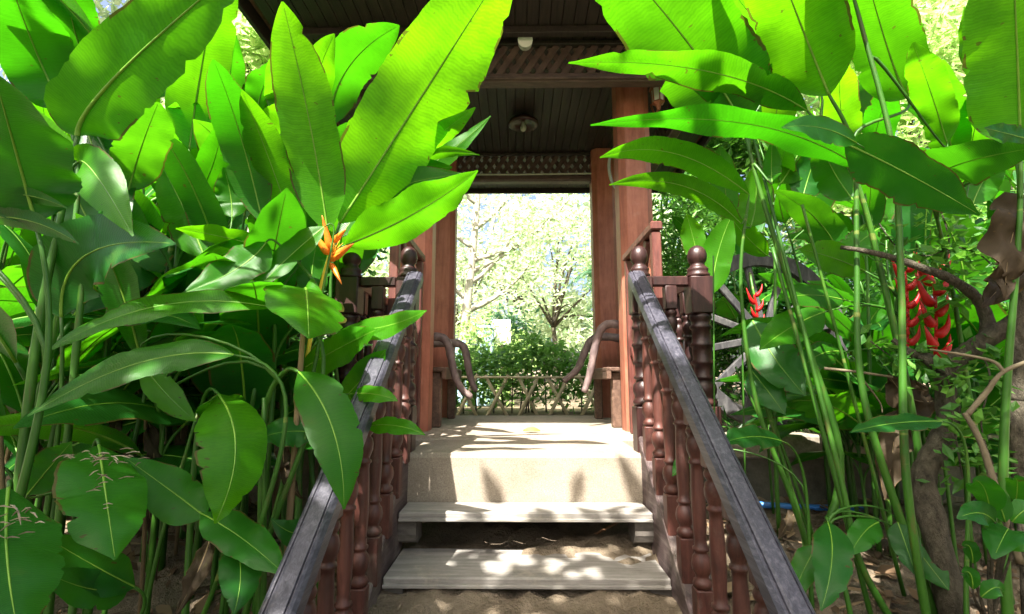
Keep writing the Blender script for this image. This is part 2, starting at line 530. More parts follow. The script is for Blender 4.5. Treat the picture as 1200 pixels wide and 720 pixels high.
ZL0, ZL1 = 3.225, CEIL - .03
for y, x0, x1 in ((YF, -1.3, 1.42), (YB, X0, X1)):
    lattice('x', y, x0, x1, ZL0, ZL1)
    m = MB()
    m.box(((x0+x1)/2, y, ZL0 - .032), (x1 - x0 + .06, .085, .062), .008)
    m.box(((x0+x1)/2, y - .052, ZL0 - .045), (x1 - x0 + .06, .02, .02), .004)
    m.build('beam', M['lattice'], pav)
    MB().box(((x0+x1)/2, y, ZL1 + .014), (x1 - x0 + .06, .07, .03), .004).build('top_rail', M['roofwood'], pav)
for xx in (X0 - .42, X1 + .42):
    lattice('y', xx, YF + .05, YB - .05, ZL0, ZL1)
    MB().box((xx, (YF+YB)/2, ZL0 - .032), (.085, YB - YF - .1, .062), .008).build('beam', M['lattice'], pav)
# hipped roof over the ceiling
ex0, ex1, ey0, ey1, ez = XC - 1.74, XC + 1.74, 2.45, 5.75, CEIL + .06
rx0, rx1, ry, rz = XC, XC, (3.6, 4.7), 5.0
vs = [(ex0, ey0, ez), (ex1, ey0, ez), (ex1, ey1, ez), (ex0, ey1, ez), (XC, ry[0], rz), (XC, ry[1], rz)]
fs = [(0, 1, 4), (1, 2, 5, 4), (2, 3, 5), (3, 0, 4, 5), (3, 2, 1, 0)]
MB().add(vs, fs).build('roof', M['tile'], pav)
m = MB()
for a, b in (((ex0, ey0), (ex1, ey0)), ((ex0, ey0), (ex0, ey1)), ((ex1, ey0), (ex1, ey1)), ((ex0, ey1), (ex1, ey1))):
    m.bar((a[0], a[1], ez - .04), (b[0], b[1], ez - .04), .03, .13, .004)
m.build('fascia', M['roofwood'], pav)

# railing panels at both sides between landing and near columns
for sx in (-1, 1):
    X = XC - .02 + sx * .71
    def P(y, z): return (X, y, z)
    t = thing('railing_panel', (X, 2.95, FLOOR),
              'maroon side railing with slanted uprights beside the near column, %s' % ('left one half hidden by leaves' if sx < 0 else 'right one in full view'), 'railing')
    m = MB()
    m.box(P(3.3, FLOOR + .57), (.05, .055, 1.14), .006)
    m.build('post', M['redpanel'], t)
    MB().box(P(2.64, FLOOR + .57), (.05, .055, 1.14), .006).build('post', M['redpanel'], t)
    MB().bar(P(2.60, FLOOR + 1.17), P(3.345, FLOOR + 1.17), .065, .05, .008).build('top_rail', M['redpanel'], t)
    MB().bar(P(2.66, FLOOR + .62), P(3.28, FLOOR + .52), .035, .06, .005).build('middle_rail', M['redpanel'], t)
    MB().bar(P(2.66, FLOOR + .1), P(3.28, FLOOR + .1), .04, .06, .005).build('bottom_rail', M['redpanel'], t)
    MB().bar(P(2.80, FLOOR + 1.14), P(3.22, FLOOR + .60), .03, .07, .005).build('brace', M['redpanel'], t)
    cur = smooth_path([P(3.22, FLOOR + .55), P(3.14, FLOOR + .42), P(3.16, FLOOR + .26), P(3.24, FLOOR + .12)], 5)
    MB().tube(cur, .026, 8).build('curved_upright', M['redpanel'], t, smooth=True)
    for yy in (2.85, 3.02):
        MB().bar(P(yy, FLOOR + .13), P(yy + .02, FLOOR + .55), .028, .05, .004, 0, (1, 0, 0)).build('upright', M['redpanel'], t)

# ------------------------------------------------------------------ benches with driftwood arms
def bench(sx, label, arms):
    xin = XC + sx * .60
    t = thing('bench', (XC + sx * .85, 4.15, FLOOR), label, 'bench')
    m = MB()
    for k in range(4):
        m.box((XC + sx * (.63 + k * .115), 4.14, FLOOR + .42 + k * -.006), (.1, 1.0, .03), .006)
    m.build('seat', M['bench'], t)
    MB().box((XC + sx * .60, 4.14, FLOOR + .385), (.035, 1.0, .075), .006).build('apron', M['bench'], t)
    for yy in (3.72, 4.55):
        for xx in (.66, 1.0):
            MB().box((XC + sx * xx, yy, FLOOR + .2), (.07, .07, .4), .008).build('leg', M['bench'], t)
    for k in range(3):
        MB().box((XC + sx * (1.05 + k * .03), 4.14, FLOOR + .58 + k * .14), (.022, 1.0, .09), .005).build('back_slat', M['bench'], t)
    for yy in (3.70, 4.58):
        MB().bar((XC + sx * 1.07, yy, FLOOR + .38), (XC + sx * 1.16, yy, FLOOR + 1.0), .05, .05, .006).build('back_post', M['bench'], t)
    for pts, Y, r in arms:
        w = [at(px, py, Y + dy) for px, py, dy in pts]
        w = smooth_path(w, 5)
        n = len(w)
        rr = [r * (1.0 - .35 * (i / (n-1)) ** 2) * (1 + .06 * math.sin(i * 1.7)) for i in range(n)]
        rr[-1] *= .7
        MB().tube(w, rr, 10).build('arm', M['drift'], t, smooth=True)
    return t
bench(1, 'right wooden bench with two drooping driftwood arms and thick front slat', [
    ([(760, 392, .1), (742, 386, .05), (726, 381, 0), (713, 380, 0), (704, 387, 0), (698, 404, 0), (693, 430, 0), (688, 450, 0), (684, 460, 0)], 3.72, .034),
    ([(745, 402, .05), (722, 396, 0), (704, 395, 0), (692, 400, 0), (684, 416, 0), (677, 432, 0), (668, 441, 0), (660, 447, 0)], 4.4, .037)])
bench(-1, 'left wooden bench with driftwood arms hooking down beside the far column', [
    ([(470, 402, .1), (490, 397, .05), (506, 395, 0), (518, 396, 0), (525, 404, 0), (529, 422, 0), (533, 440, 0), (541, 456, 0), (553, 466, 0)], 3.72, .034),
    ([(500, 404, .1), (522, 402, 0), (540, 404, 0), (546, 414, 0), (549, 432, 0), (553, 448, 0), (558, 459, 0)], 4.4, .037)])

# ------------------------------------------------------------------ fittings
t = thing('ceiling_lamp', (.05, 4.05, CEIL), 'round maroon dish lamp with bare bulb under the slatted ceiling', 'lamp')
k_ = .78
MB().lathe([(r_ * k_, z_ * k_) for r_, z_ in [(.05, 0), (.06, -.03), (.10, -.05), (.165, -.07), (.17, -.10), (.15, -.115), (.10, -.085), (.03, -.07)]], 24, (.05, 4.05, CEIL)).build('shade', M['maroon'], t, smooth=True)
MB().lathe([(r_ * k_, z_ * k_) for r_, z_ in [(.018, -.06), (.022, -.1), (.035, -.13), (.03, -.165), (.008, -.18)]], 12, (.05, 4.05, CEIL)).build('bulb', M['cable'], t, smooth=True)

p = at(615.5, 44, 3.02)
t = thing('spotlight', p, 'small round white spotlight on the front roof lattice', 'spotlight')
MB().tube([p + Vector((0, .05, -.012)), p + Vector((0, -.01, -.025))], [.046, .050], 14).build('base', M['white'], t, smooth=False)
a = p + Vector((0, .02, .02)); b = p + Vector((0, -.075, .035))
m = MB().tube([a, b, b + Vector((0, .012, -.002))], [.034, .044, .034], 16)
m.build('head', M['white'], t)
MB().tube([b + Vector((0, -.003, 0)), b + Vector((0, .004, 0))], .032, 14).build('lens', M['sl_dark'], t)

p = at(771, 112, 3.3)
t = thing('wall_lantern', p, 'small copper lantern with frosted panes on the right near column', 'lantern')
mb = MB().lathe([(.004, .10), (.03, .075), (.062, .055), (.062, .045)], 6, p); mb.build('cap', M['copper'], t)
mb = MB().lathe([(.045, .043), (.038, -.05)], 6, p); mb.build('pane', M['glass'], t)
m = MB()
for j in range(6):
    an = 2 * math.pi * (j + .5) / 6
    m.tube([p + Vector((.048*math.cos(an), .048*math.sin(an), .046)), p + Vector((.041*math.cos(an), .041*math.sin(an), -.052))], .005, 5)
m.lathe([(.043, -.05), (.046, -.06), (.02, -.075), (.012, -.11), (.0, -.115)], 6, p)
m.build('frame', M['copper'], t)
m = MB().tube(smooth_path([p + Vector((.0, .02, -.09)), p + Vector((.0, .07, -.13)), p + Vector((-.01, .1, -.06)), p + Vector((-.02, .12, .0))]), .008, 6)
m.build('bracket', M['copper'], t)

m = MB().tube([(X0 + .1, YB - .065, ZL0 - .0), (XC - .1, YB - .065, ZL0 - .004), (X1 - .1, YB - .065, ZL0 + .004)], .009, 6)
tag(m.build('conduit', M['cable'], origin=(XC, YB - .065, ZL0)), 'thin pale cable running along the back lattice beam', 'cable')
pts = [at(724, 165, 3.7), at(714, 188, 3.7), at(716, 210, 3.7), at(723, 222, 3.7), at(734, 232, 3.72)]
tag(MB().tube(smooth_path(pts), .012, 6).build('hose', M['cable'], origin=pts[0]), 'pale green cable loop hanging beside the right near column', 'cable')

# ------------------------------------------------------------------ staircase
SX = .03
st = thing('staircase', (SX, 1.9, .38), 'steep wooden staircase with turned balusters, weathered handrails and two grey treads', 'staircase')
T1, T2 = (2.025, .452), (2.255, .632)     # front edge and top of each tread
for yf, zt in (T1, T2):
    m = MB().box((SX, yf + (.335 if yf < 2.2 else .185) / 2, zt - .0195), (1.10, .335 if yf < 2.2 else .185, .039), .006)
    m.box((SX, yf - .004, zt - .031), (1.098, .012, .014), .003)
    m.build('tread', M['tread'], st)
    for sx in (-1, 1):
        x = SX + sx * .525
        prof = [(-.01, -.042), (-.01, -.10), (.005, -.13), (.035, -.145), (.13, -.145), (.13, -.042)]
        vs = [(x - .05, yf + .03 + a, zt + b) for a, b in prof] + [(x + .05, yf + .03 + a, zt + b) for a, b in prof]
        n = len(prof)
        fs = [(i, (i+1) % n, n + (i+1) % n, n + i) for i in range(n)] + [tuple(range(n-1, -1, -1)), tuple(range(n, 2*n))]
        MB().add(vs, fs).build('support_block', M['block'], st)
TS = math.tan(SL)
def rail_z(y): return 1.745 + (y - 2.5) * TS
def str_z(y): return .94 + (y - 2.5) * TS
for sx in (-1, 1):
    # sloping string board beside the treads: wide plank on edge with a flat cap
    x = SX + sx * .575
    a, b = Vector((x, .70, str_z(.70))), Vector((x, 2.56, str_z(2.56)))
    off = Vector((0, 0, -.19))
    MB().bar(a + off, b + off, .04, .30, .005).build('stringer', M['stringer'], st)
    x2 = SX + sx * .612
    a2, b2 = Vector((x2, .70, str_z(.70) - .012)), Vector((x2, 2.50, str_z(2.50) - .012))
    MB().bar(a2, b2, .12, .028, .006).build('bottom_rail', M['stringer'], st)
    # handrail with grooved, chamfered section
    xr = SX + (.568 if sx > 0 else -.552)
    sec = [(q * .78, p_) for q, p_ in [(-.052, -.028), (-.052, .012), (-.040, .022), (-.034, .022), (-.032, .018), (-.028, .018), (-.026, .024), (-.018, .026), (.026, .026), (.028, .020), (.032, .020), (.034, .024), (.042, .020), (.052, .010), (.052, -.028)]]
    n = len(sec)
    ya, yb = .62, 2.47
    vs = []
    for y in (ya, yb):
        vs += [(xr + q[0], y - math.sin(SL) * q[1], rail_z(y) + math.cos(SL) * q[1]) for q in sec]
    fs = [(i, (i+1) % n, n + (i+1) % n, n + i) for i in range(n)] + [tuple(range(n-1, -1, -1)), tuple(range(n, 2*n))]
    MB().add(vs, fs).build('handrail', M['rail'], st)

def turned(H, r, sq, topsq):
    """profile between square ends; z from 0 (top of base block) to H"""
    seg = [(r*.80, 0), (r*1.05, .01), (r*1.12, .022), (r*1.0, .034), (r*.72, .042), (r*.78, .055), (r*1.08, .075), (r*1.16, .10), (r*1.02, .128), (r*.74, .142),
           (r*.72, .15), (r*.92, .156), (r*.95, .166), (r*.74, .172), (r*.70, .2)]
    top = [(r*.70, -.2), (r*.74, -.172), (r*.95, -.166), (r*.92, -.156), (r*.72, -.15), (r*.76, -.14), (r*1.05, -.11), (r*1.1, -.085), (r*.95, -.06), (r*.72, -.05), (r*1.0, -.036), (r*1.08, -.022), (r*.82, 0)]
    k = H / .62
    mid = [(r*.82, .30), (r*.86, .42), (r*.80, .55)]
    a = [(q, z * k * .9) for q, z in seg]
    b = [(q, H + z * k * .9) for q, z in top]
    za, zb = a[-1][1], b[0][1]
    mm = [(r*.78, za + (zb-za)*.2), (r*.84, za + (zb-za)*.5), (r*.78, za + (zb-za)*.8)] if zb > za + .02 else []
    return a + mm + b
def baluster(x, y, z0, z1, parent, mat='baluster', sq=.058, r=.029, name='baluster', base=.17, head=.12):
    m = MB()
    m.box((x, y, z0 + base/2), (sq, sq, base), .004)
    m.box((x, y, z1 - head/2), (sq, sq, head), .004)
    m.lathe(turned(z1 - z0 - base - head, r, sq, sq), 14, (x, y, z0 + base))
    o = m.build(name, M[mat], parent)
    fl = [len(f) == 4 and i >= 52 for i, f in enumerate(m.f)]
    o.data.polygons.foreach_set('use_smooth', [len(p.vertices) == 4 and p.area < .0009 for p in o.data.polygons])
    return o
for sx in (-1, 1):
    x = SX + (.585 if sx > 0 else -.568)
    for k in range(11):
        y = 2.385 - k * .15
        baluster(x, y, str_z(y) - .035, rail_z(y) - .02, st)
def newel(x, y, z0, parent, s=.105):
    H = 1.0
    m = MB()
    m.box((x, y, z0 + .13), (s, s, .26), .006)
    m.box((x, y, z0 + .815), (s, s, .19), .006)
    r = s * .5
    pr = [(r*.85, .26), (r*1.04, .27), (r*1.06, .285), (r*.86, .297), (r*.86, .31), (r*1.0, .325), (r*1.04, .345), (r*.98, .365), (r*.72, .378), (r*.72, .39), (r*.9, .395), (r*.9, .405), (r*.74, .412), (r*.78, .46),
          (r*.92, .468), (r*.95, .48), (r*.8, .49), (r*.82, .53), (r*.86, .55), (r*.98, .556), (r*1.0, .568), (r*.84, .576), (r*.8, .60), (r*.78, .64), (r*.94, .646), (r*.96, .658), (r*.78, .666), (r*.8, .685), (r*.98, .70), (r*.9, .72)]
    m.lathe([(q, z) for q, z in pr], 20, (x, y, z0))
    fin = [(r*1.0, .91), (r*1.02, .925), (r*.86, .935), (r*.9, .945), (r*.93, .955), (r*.72, .966), (r*.6, .975), (r*.62, .985), (r*.78, .997), (r*.84, 1.015), (r*.84, 1.03), (r*.76, 1.05), (r*.55, 1.068), (r*.25, 1.078), (0.002, 1.08)]
    m.lathe(fin, 20, (x, y, z0))
    o = m.build('newel_post', M['newel'], parent)
    o.data.polygons.foreach_set('use_smooth', [p.area < .0012 for p in o.data.polygons])
    return o
for sx in (-1, 1):
    newel(SX + sx * .60, 2.53, .81, st)
    o = newel(SX + sx * .90, 2.53, .81, st, .116)
    xs_ = SX + sx * .75
    MB().box((xs_, 2.53, 1.70), (.185, .05, .05), .006).build('return_rail', M['newel'], st)
    baluster(xs_, 2.53, .84, 1.675, st, 'newel', .06, .03)
    MB().box((xs_, 2.53, .825), (.185, .06, .03), .004).build('return_base', M['newel'], st)
    # balustrade running back from the outer newel to the near column
    MB().bar((SX + sx * .90, 2.59, 1.70), (SX + sx * .90, 3.36, 1.70), .06, .05, .006).build('side_rail', M['newel'], st)
    for k in range(4):
        baluster(SX + sx * .90, 2.72 + k * .16, .84, 1.675, st, 'newel', .06, .03)

# ------------------------------------------------------------------ retaining wall and pipe
t = thing('retaining_wall', (2.6, 2.98, .45), 'low stained concrete wall with pale coping at the right of the stairs', 'wall')
m = MB().box((2.9, 3.0, .55), (3.8, .12, .50), .01)
m.build('wall_face', M['wallc'], t)
MB().box((2.9, 2.985, .825), (3.82, .17, .13), .012).build('coping', M['wallcop'], t)
a, b = at(862, 590, 2.84), at(1016, 597, 2.84)
tag(MB().tube([a, a.lerp(b, .5) + Vector((0, 0, -.004)), b], .0165, 12).build('water_pipe', M['pipe'], origin=a, smooth=True), 'bright blue plastic water pipe running along the concrete wall', 'pipe')
p = at(623, 505, 3.35); p.z = FLOOR + .006
m = MB()
vs, fs = [], []
for i in range(9):
    s = i / 8
    wv = .028 * math.sin(math.pi * s) ** .8
    x = p.x - .055 + .11 * s
    vs += [(x, p.y - wv, p.z + .004), (x, p.y, p.z + .012 + .02 * math.sin(math.pi * s)), (x, p.y + wv, p.z + .006)]
for i in range(8):
    for j in range(2): fs.append((i*3+j, i*3+j+1, i*3+j+4, i*3+j+3))
M['yleaf'] = plain('fallen yellow leaf', (.35, .22, .02), (.55, .42, .05), 20, .6)
tag(m.add(vs, fs).build('fallen_leaf', M['yleaf'], origin=p), 'small curled yellow leaf lying on the landing', 'leaf')
# orange cord-like twig lying on the earth under the treads
a, b = at(540, 718, 2.0), at(600, 686, 2.12)
A_, B_ = at(508, 724, 1.93), at(728, 610, 2.62)
pts = [A_, A_.lerp(B_, .33) + Vector((.004, 0, -.012)), A_.lerp(B_, .66) + Vector((-.004, 0, -.008)), B_]
M['twig'] = plain('orange dry twig', (.20, .10, .05), (.32, .17, .09), 9)
tag(MB().tube(smooth_path(pts), .006, 6).build('twig', M['twig'], origin=pts[0]), 'long thin orange twig on the bare earth under the treads', 'twig')
# ------------------------------------------------------------------ heliconia leaves and shoots
def leaf_geo(path, hw, roll=0.0, view=True, fold=.12, wave=.02, seed=0, nu=10, tears=.12, arch=.15, rib=.0065, curl=0.0, tipw=.52, crumple=0.0):
    """broad oblong leaf along a 3-D midrib; returns MB (slot 0 blade, slot 1 midrib)"""
    rnd = random.Random(seed)
    n = len(path)
    vs, uv, fs = [], [], []
    ph1, ph2 = rnd.uniform(0, 6.3), rnd.uniform(0, 6.3)
    f1 = rnd.uniform(2.0, 3.4)
    notch = {-1: [], 1: []}
    for sd_ in (-1, 1):
        for _ in range(rnd.choice((0, 1, 1, 2, 3)) if tears > 0 else 0):
            notch[sd_].append((rnd.uniform(.25, .9), rnd.uniform(.06, .25) + tears * rnd.uniform(.2, 1.2), rnd.uniform(.006, .013)))
    sgn = None
    skew = rnd.uniform(-.06, .06)
    for i, P in enumerate(path):
        s = i / (n - 1)
        T = (path[min(i+1, n-1)] - path[max(i-1, 0)]).normalized()
        V = (P - EYE).normalized() if view else Vector((0, 0, -1))
        W0 = T.cross(V)
        if W0.length < .05: W0 = T.cross(Vector((1, .3, .2)))
        W0.normalize()
        def rot(a): return (W0 * math.cos(a) + T.cross(W0) * math.sin(a))
        if sgn is None:
            mid = path[n // 2]
            a = abs(roll)
            best = None
            for c in (a, -a):
                W = rot(c)
                N = W.cross(T)
                if N.dot(V) > 0: N = -N
                sc = N.z if roll >= 0 else -N.z
                if best is None or sc > best[0]: best = (sc, c)
            sgn = best[1]
        W = rot(sgn)
        N = W.cross(T).normalized()
        if N.z < 0: N = -N                     # fold and arch are relative to the upper side
        a = 1 - (1 - min(s / .30, 1)) ** 2
        b = 1 - (1 - min((1 - s) / tipw, 1)) ** 2
        wd = max(.003, hw * (a ** .85) * (b ** (.8 if tipw < .5 else 1.0)))
        for j in range(nu + 1):
            u = -1 + 2 * j / nu
            side = -1 if u < 0 else 1
            wl = wd * (1 + side * skew)
            for (c0, dep, ww) in notch[side]:
                wl *= 1 - dep * math.exp(-((s - c0) / ww) ** 2)
            au = abs(u)
            if 0 < i < n - 1 and au > .95: wl *= 1 + rnd.uniform(-.02, .02)
            h = fold * au * hw - arch * au * au * hw + curl * side * au * au * hw
            h += wave * hw * 4 * au ** 1.5 * math.sin(2 * math.pi * f1 * s + (ph1 if side < 0 else ph2)) * min(1, s * 4, (1 - s) * 5)
            q = P + W * (u * wl) + N * h * min(1, wd / (hw * .6))
            if crumple: q += Vector((math.sin(q.z*61+u*5), math.sin(q.z*47+q.x*53+2), math.sin(q.x*71+u*7))) * crumple
            vs.append(q)
            uv.append((s, j / nu))
    for i in range(n - 1):
        for j in range(nu):
            fs.append((i*(nu+1)+j, i*(nu+1)+j+1, (i+1)*(nu+1)+j+1, (i+1)*(nu+1)+j))
    mb = MB().add(vs, fs, 0, uv)
    k = len(path)
    mb.tube(path[:-1], [rib * (1 - .85 * i / (k - 1)) for i in range(k - 1)], 6, 1)
    return mb

class Shoot:
    """one heliconia shoot: ground point, stem, petioles and blades, all in world coordinates"""
    def __init__(s, label, gx, gy, name='heliconia_shoot', group=None, r=.016, mat='leaf', stem='stem'):
        s.o = Vector((gx, gy, gz(gx, gy) - .02))
        s.t = thing(name, s.o, label, 'plant', group)
        s.stem = MB(); s.path = None
        s.r, s.mat, s.sm = r, mat, stem
        s.leaves = []
    def lf(s, b, m, t, wpx, roll=0, fold=.12, wave=.02, seed=None, at_t=None, arch=.15, tears=.07, bend=0, curl=0., free=False, mat=None, rib=None, lean=.14):
        """blade from base b to tip t (pixel x, pixel y, forward distance); wpx apparent full width"""
        tall = b[1] - t[1] > 90 and b[1] < 300
        if lean and b[1] - t[1] > 90 and b[1] < 300:
            t = (t[0], t[1], t[2] - lean * (b[2] - .1))      # tall blades nod towards the light
            if m: m = (m[0], m[1], m[2] - lean * .3 * b[2])
        B, T = at(*b), at(*t)
        Mm = at(*m) if m else (B + T) / 2
        pth = bez2(B, Mm, T, 44)
        Y = (B.y + T.y) / 2
        hw = (.80 if tall else .90) * wpx / 2 * (Mm - EYE).dot(Vector((0, .99, .14))) / FPX / max(.3, math.cos(R(abs(roll))))
        seed = seed if seed is not None else int(b[0] * 7 + b[1] * 13 + t[0])
        rib = rib or max(.002, min(.0055, hw * .042))
        g = leaf_geo(pth, hw, R(roll), True, fold, wave, seed, arch=arch, tears=tears, rib=rib, curl=curl, tipw=.40 if tall else .52)
        g.build('leaf', [M[mat or s.mat], M['rib']], s.t, smooth=True)
        T0 = (pth[1] - pth[0]).normalized()
        if not free: s.leaves.append((B, T0, (T - B).length, at_t, rib))
        return s
    def finish(s, via=None):
        first = True
        for B, T0, L, at_t, rib in s.leaves:
            if first or s.path is None:
                if via:
                    pts = [s.o] + [at(*v) for v in via] + [B]
                    p = smooth_path(pts, 6)
                else:
                    d = (B - s.o).length
                    # a slender shoot goes straight up and only turns into the midrib near the blade
                    p = bez3(s.o, s.o + Vector((0, 0, d * .45)), B - T0 * min(.35 * d, .45), B, 18)
                n = len(p)
                s.path = p
                s.stem.tube(p, [s.r * (1 - .62 * i / (n-1)) if i < n-1 else rib for i in range(n)], 8)
                first = False
            else:
                i = int((at_t if at_t is not None else .55) * (len(s.path) - 1))
                A = s.path[i]
                d = (B - A).length
                up = (s.path[min(i+1, len(s.path)-1)] - A).normalized()
                p = bez3(A, A + up * d * .45, B - T0 * d * .35, B, 10)
                s.stem.tube(p, [max(rib, s.r * .5) + (rib - max(rib, s.r * .5)) * k / 10 for k in range(11)], 7)
        if s.stem.v: s.stem.build('stem', M[s.sm], s.t, smooth=True)
        return s

def G(px, Y):
    """ground x under pixel column px at distance Y"""
    return at(px, 445, Y).x

# ---------------- left clump, leaves seen singly ----------------
S = Shoot('tall shoot with the orange flower and huge glowing upright leaves left of the stairs', G(366, 1.95), 1.95, r=.016)
S.lf((398, 262, 2.0), (492, 116, 2.0), (604, -58, 1.85), 126, -14, .10, .03, arch=.05)
S.lf((384, 272, 1.95), (364, 150, 1.9), (331, 2, 1.82), 80, -8, .08, .02, at_t=.85)
S.lf((404, 288, 2.0), (486, 250, 1.95), (560, 200, 1.85), 58, -30, .2, .03, at_t=.8)
S.lf((398, 280, 2.05), (455, 225, 2.1), (548, 205, 2.0), 40, 40, .2, .03, at_t=.78)
S.t.location = S.t.location
S.finish([(352, 470, 1.98), (372, 350, 1.98)])
# its orange flower: pointed boat bracts standing out of a yellow stalk
def bract(mb, a, d, L, w, droop=0, mi=0, up=Vector((0, 0, 1))):
    d = Vector(d).normalized()
    pts, rr = [], []
    for i in range(9):
        q = i / 8
        pts.append(a + d * L * q + up * (-droop * L * q * q))
        rr.append(max(.0008, w * (min(1, q / .18) ** .6) * (1 - q) ** .75))
    mb.tube(pts, rr, 8, mi)
fl = MB()
base = at(384, 312, 1.93)
stalk = [at(352, 470, 1.98), at(368, 372, 1.96), at(380, 322, 1.93), at(388, 296, 1.92), at(391, 282, 1.92)]
fl.tube(smooth_path(stalk), [.009] * 17, 8, 1)
for px, py, ex, ey, L, w_ in ((386, 300, 364, 268, 0, .012), (388, 296, 378, 252, 0, .011), (389, 304, 414, 284, 0, .013), (387, 308, 400, 330, 0, .009), (391, 284, 405, 268, 0, .010), (388, 306, 398, 296, 0, .008)):
    A, B = at(px, py, 1.92), at(ex, ey, 1.87)
    bract(fl, A, B - A, (B - A).length * 1.05, w_ * 1.7, .06)
for k in range(6):
    A = at(390, 296, 1.91); B = at(386 + k * 4, 282 + (k % 3) * 3, 1.88)
    fl.tube([A, B], [.003, .001], 5, 1)
o = fl.build('flower', [M['orange'], M['yellow']], S.t, smooth=True)
o['label'] = 'orange claw shaped flower on a yellow stalk'

S = Shoot('shoot with narrow yellow-green leaves reaching over the left newel towards the pavilion', G(418, 2.25), 2.25, r=.013)
S.lf((428, 232, 2.25), (490, 178, 2.25), (557, 126, 2.2), 30, -35, .15, .04)
S.lf((440, 226, 2.3), (510, 190, 2.3), (575, 136, 2.25), 26, 25, .2, .04, at_t=.9)
S.lf((425, 225, 2.2), (490, 184, 2.2), (562, 182, 2.1), 20, -20, .2, .02, at_t=.9)
S.lf((440, 262, 2.25), (480, 214, 2.25), (530, 196, 2.2), 50, -15, .1, .02, at_t=.85)
S.finish()
S = Shoot('shoot with a short broad dark spotted leaf behind the glowing upright pair', G(372, 2.5), 2.5, r=.014)
S.lf((382, 150, 2.5), (408, 80, 2.5), (468, 30, 2.4), 66, -18, .1, .02)
S.lf((372, 170, 2.5), (368, 110, 2.5), (392, 40, 2.4), 48, -18, .1, .02, at_t=.9)
S.finish()
S = Shoot('shoot with a blunt bright leaf beside a twisted half-dark leaf', G(318, 1.9), 1.9, r=.014)
S.lf((308, 262, 1.9), (282, 160, 1.88), (250, 70, 1.8), 60, -10, .08, .02)
S.lf((352, 292, 1.95), (322, 205, 1.95), (284, 106, 1.9), 52, -25, .25, .02, at_t=.75)
S.lf((366, 345, 1.95), (366, 315, 2.0), (374, 272, 2.0), 38, 10, .1, .02, at_t=.6)
S.finish()
S = Shoot('shoot with one very long upright pale leaf leaving the top of the photo', G(196, 2.2), 2.2, r=.015)
S.lf((222, 175, 2.2), (236, 80, 2.2), (268, -90, 2.1), 72, -12, .08, .015)
S.lf((206, 250, 2.2), (240, 215, 2.25), (262, 140, 2.2), 46, 15, .1, .02, at_t=.7)
S.finish([(196, 330, 2.2), (212, 240, 2.2)])
S = Shoot('arching shoot with a huge leaf half in shade, crossing the upper left corner', G(46, 1.5), 1.5, r=.016)
S.lf((91, 160, 1.5), (134, 92, 1.48), (300, -55, 1.4), 104, -22, .16, .02, rib=.008)
S.lf((92, 190, 1.5), (112, 205, 1.45), (156, 277, 1.4), 58, -10, .1, .02, at_t=.85)
S.finish([(40, 420, 1.5), (70, 260, 1.5)])
S = Shoot('shoot with a wide yellow-green leaf in the top left corner', G(30, 1.7), 1.7, r=.015)
S.lf((74, 128, 1.7), (42, 60, 1.7), (6, -38, 1.6), 92, -15, .08, .02)
S.lf((97, 62, 1.85), (84, 22, 1.85), (66, -75, 1.8), 62, -18, .1, .02, at_t=.9)
S.finish()
S = Shoot('shaded shoot with a wide dark green leaf against the left edge, above cut leaf stubs', G(22, 1.3), 1.3, r=.014, mat='leaf_shaded')
S.lf((42, 262, 1.3), (22, 190, 1.28), (-8, 84, 1.2), 122, -30, .15, .03)
S.lf((-30, 238, 1.3), (20, 228, 1.28), (78, 244, 1.25), 22, -25, .3, .02, at_t=.7)
S.lf((-30, 258, 1.3), (30, 258, 1.28), (92, 286, 1.25), 26, -25, .3, .02, at_t=.7)
S.finish()
S = Shoot('shoot with two spotted mid-green leaves, one hanging with a sunlit triangle at its tip', G(135, 1.8), 1.8, r=.013, mat='leaf_shaded')
S.lf((150, 225, 1.8), (166, 172, 1.8), (186, 120, 1.75), 66, -14, .1, .02)
S.lf((109, 272, 1.75), (94, 240, 1.75), (70, 196, 1.7), 58, -35, .1, .02, at_t=.8)
S.lf((100, 148, 1.85), (122, 205, 1.8), (150, 262, 1.75), 62, -10, .1, .02, at_t=.9)
S.finish()
S = Shoot('shoot whose broad shaded leaf folds over like a roof with a sunlit rim', G(70, 1.55), 1.55, r=.012, mat='leaf_shaded')
S.lf((72, 372, 1.55), (100, 300, 1.5), (206, 286, 1.4), 84, -35, .1, .02)
S.finish()
S = Shoot('shoot with a fresh bright green leaf leaning left, in the middle of the left clump', G(246, 2.05), 2.05, r=.012)
S.lf((240, 302, 2.05), (216, 246, 2.05), (188, 192, 2.0), 58, -14, .1, .015)
S.lf((272, 255, 2.1), (270, 228, 2.1), (262, 196, 2.05), 38, -10, .1, .02, at_t=.85)
S.lf((356, 240, 2.2), (354, 205, 2.2), (350, 166, 2.1), 34, -10, .1, .02, at_t=.8)
S.finish()
S = Shoot('shoot with a cupped bright leaf in front of a pale glossy one', G(300, 2.4), 2.4, r=.012)
S.lf((310, 186, 2.4), (334, 150, 2.35), (358, 116, 2.3), 58, -14, .1, .03)
S.lf((300, 140, 2.5), (308, 104, 2.5), (328, 70, 2.4), 42, 25, .1, .02, at_t=.9)
S.lf((325, 135, 2.5), (330, 100, 2.5), (352, 84, 2.4), 30, -15, .1, .02, at_t=.9)
S.finish()
S = Shoot('shoot with three long leaves arching left over the stalks, the top one brown and white', G(318, 1.85), 1.85, r=.012)
S.lf((316, 292, 1.85), (262, 278, 1.8), (206, 268, 1.7), 26, -30, .2, .03)
S.lf((312, 284, 1.8), (278, 315, 1.75), (214, 344, 1.65), 46, 35, .25, .03, at_t=.9)
S.lf((380, 266, 1.85), (338, 302, 1.8), (294, 346, 1.75), 30, 40, .25, .02, at_t=.7)
S.finish()
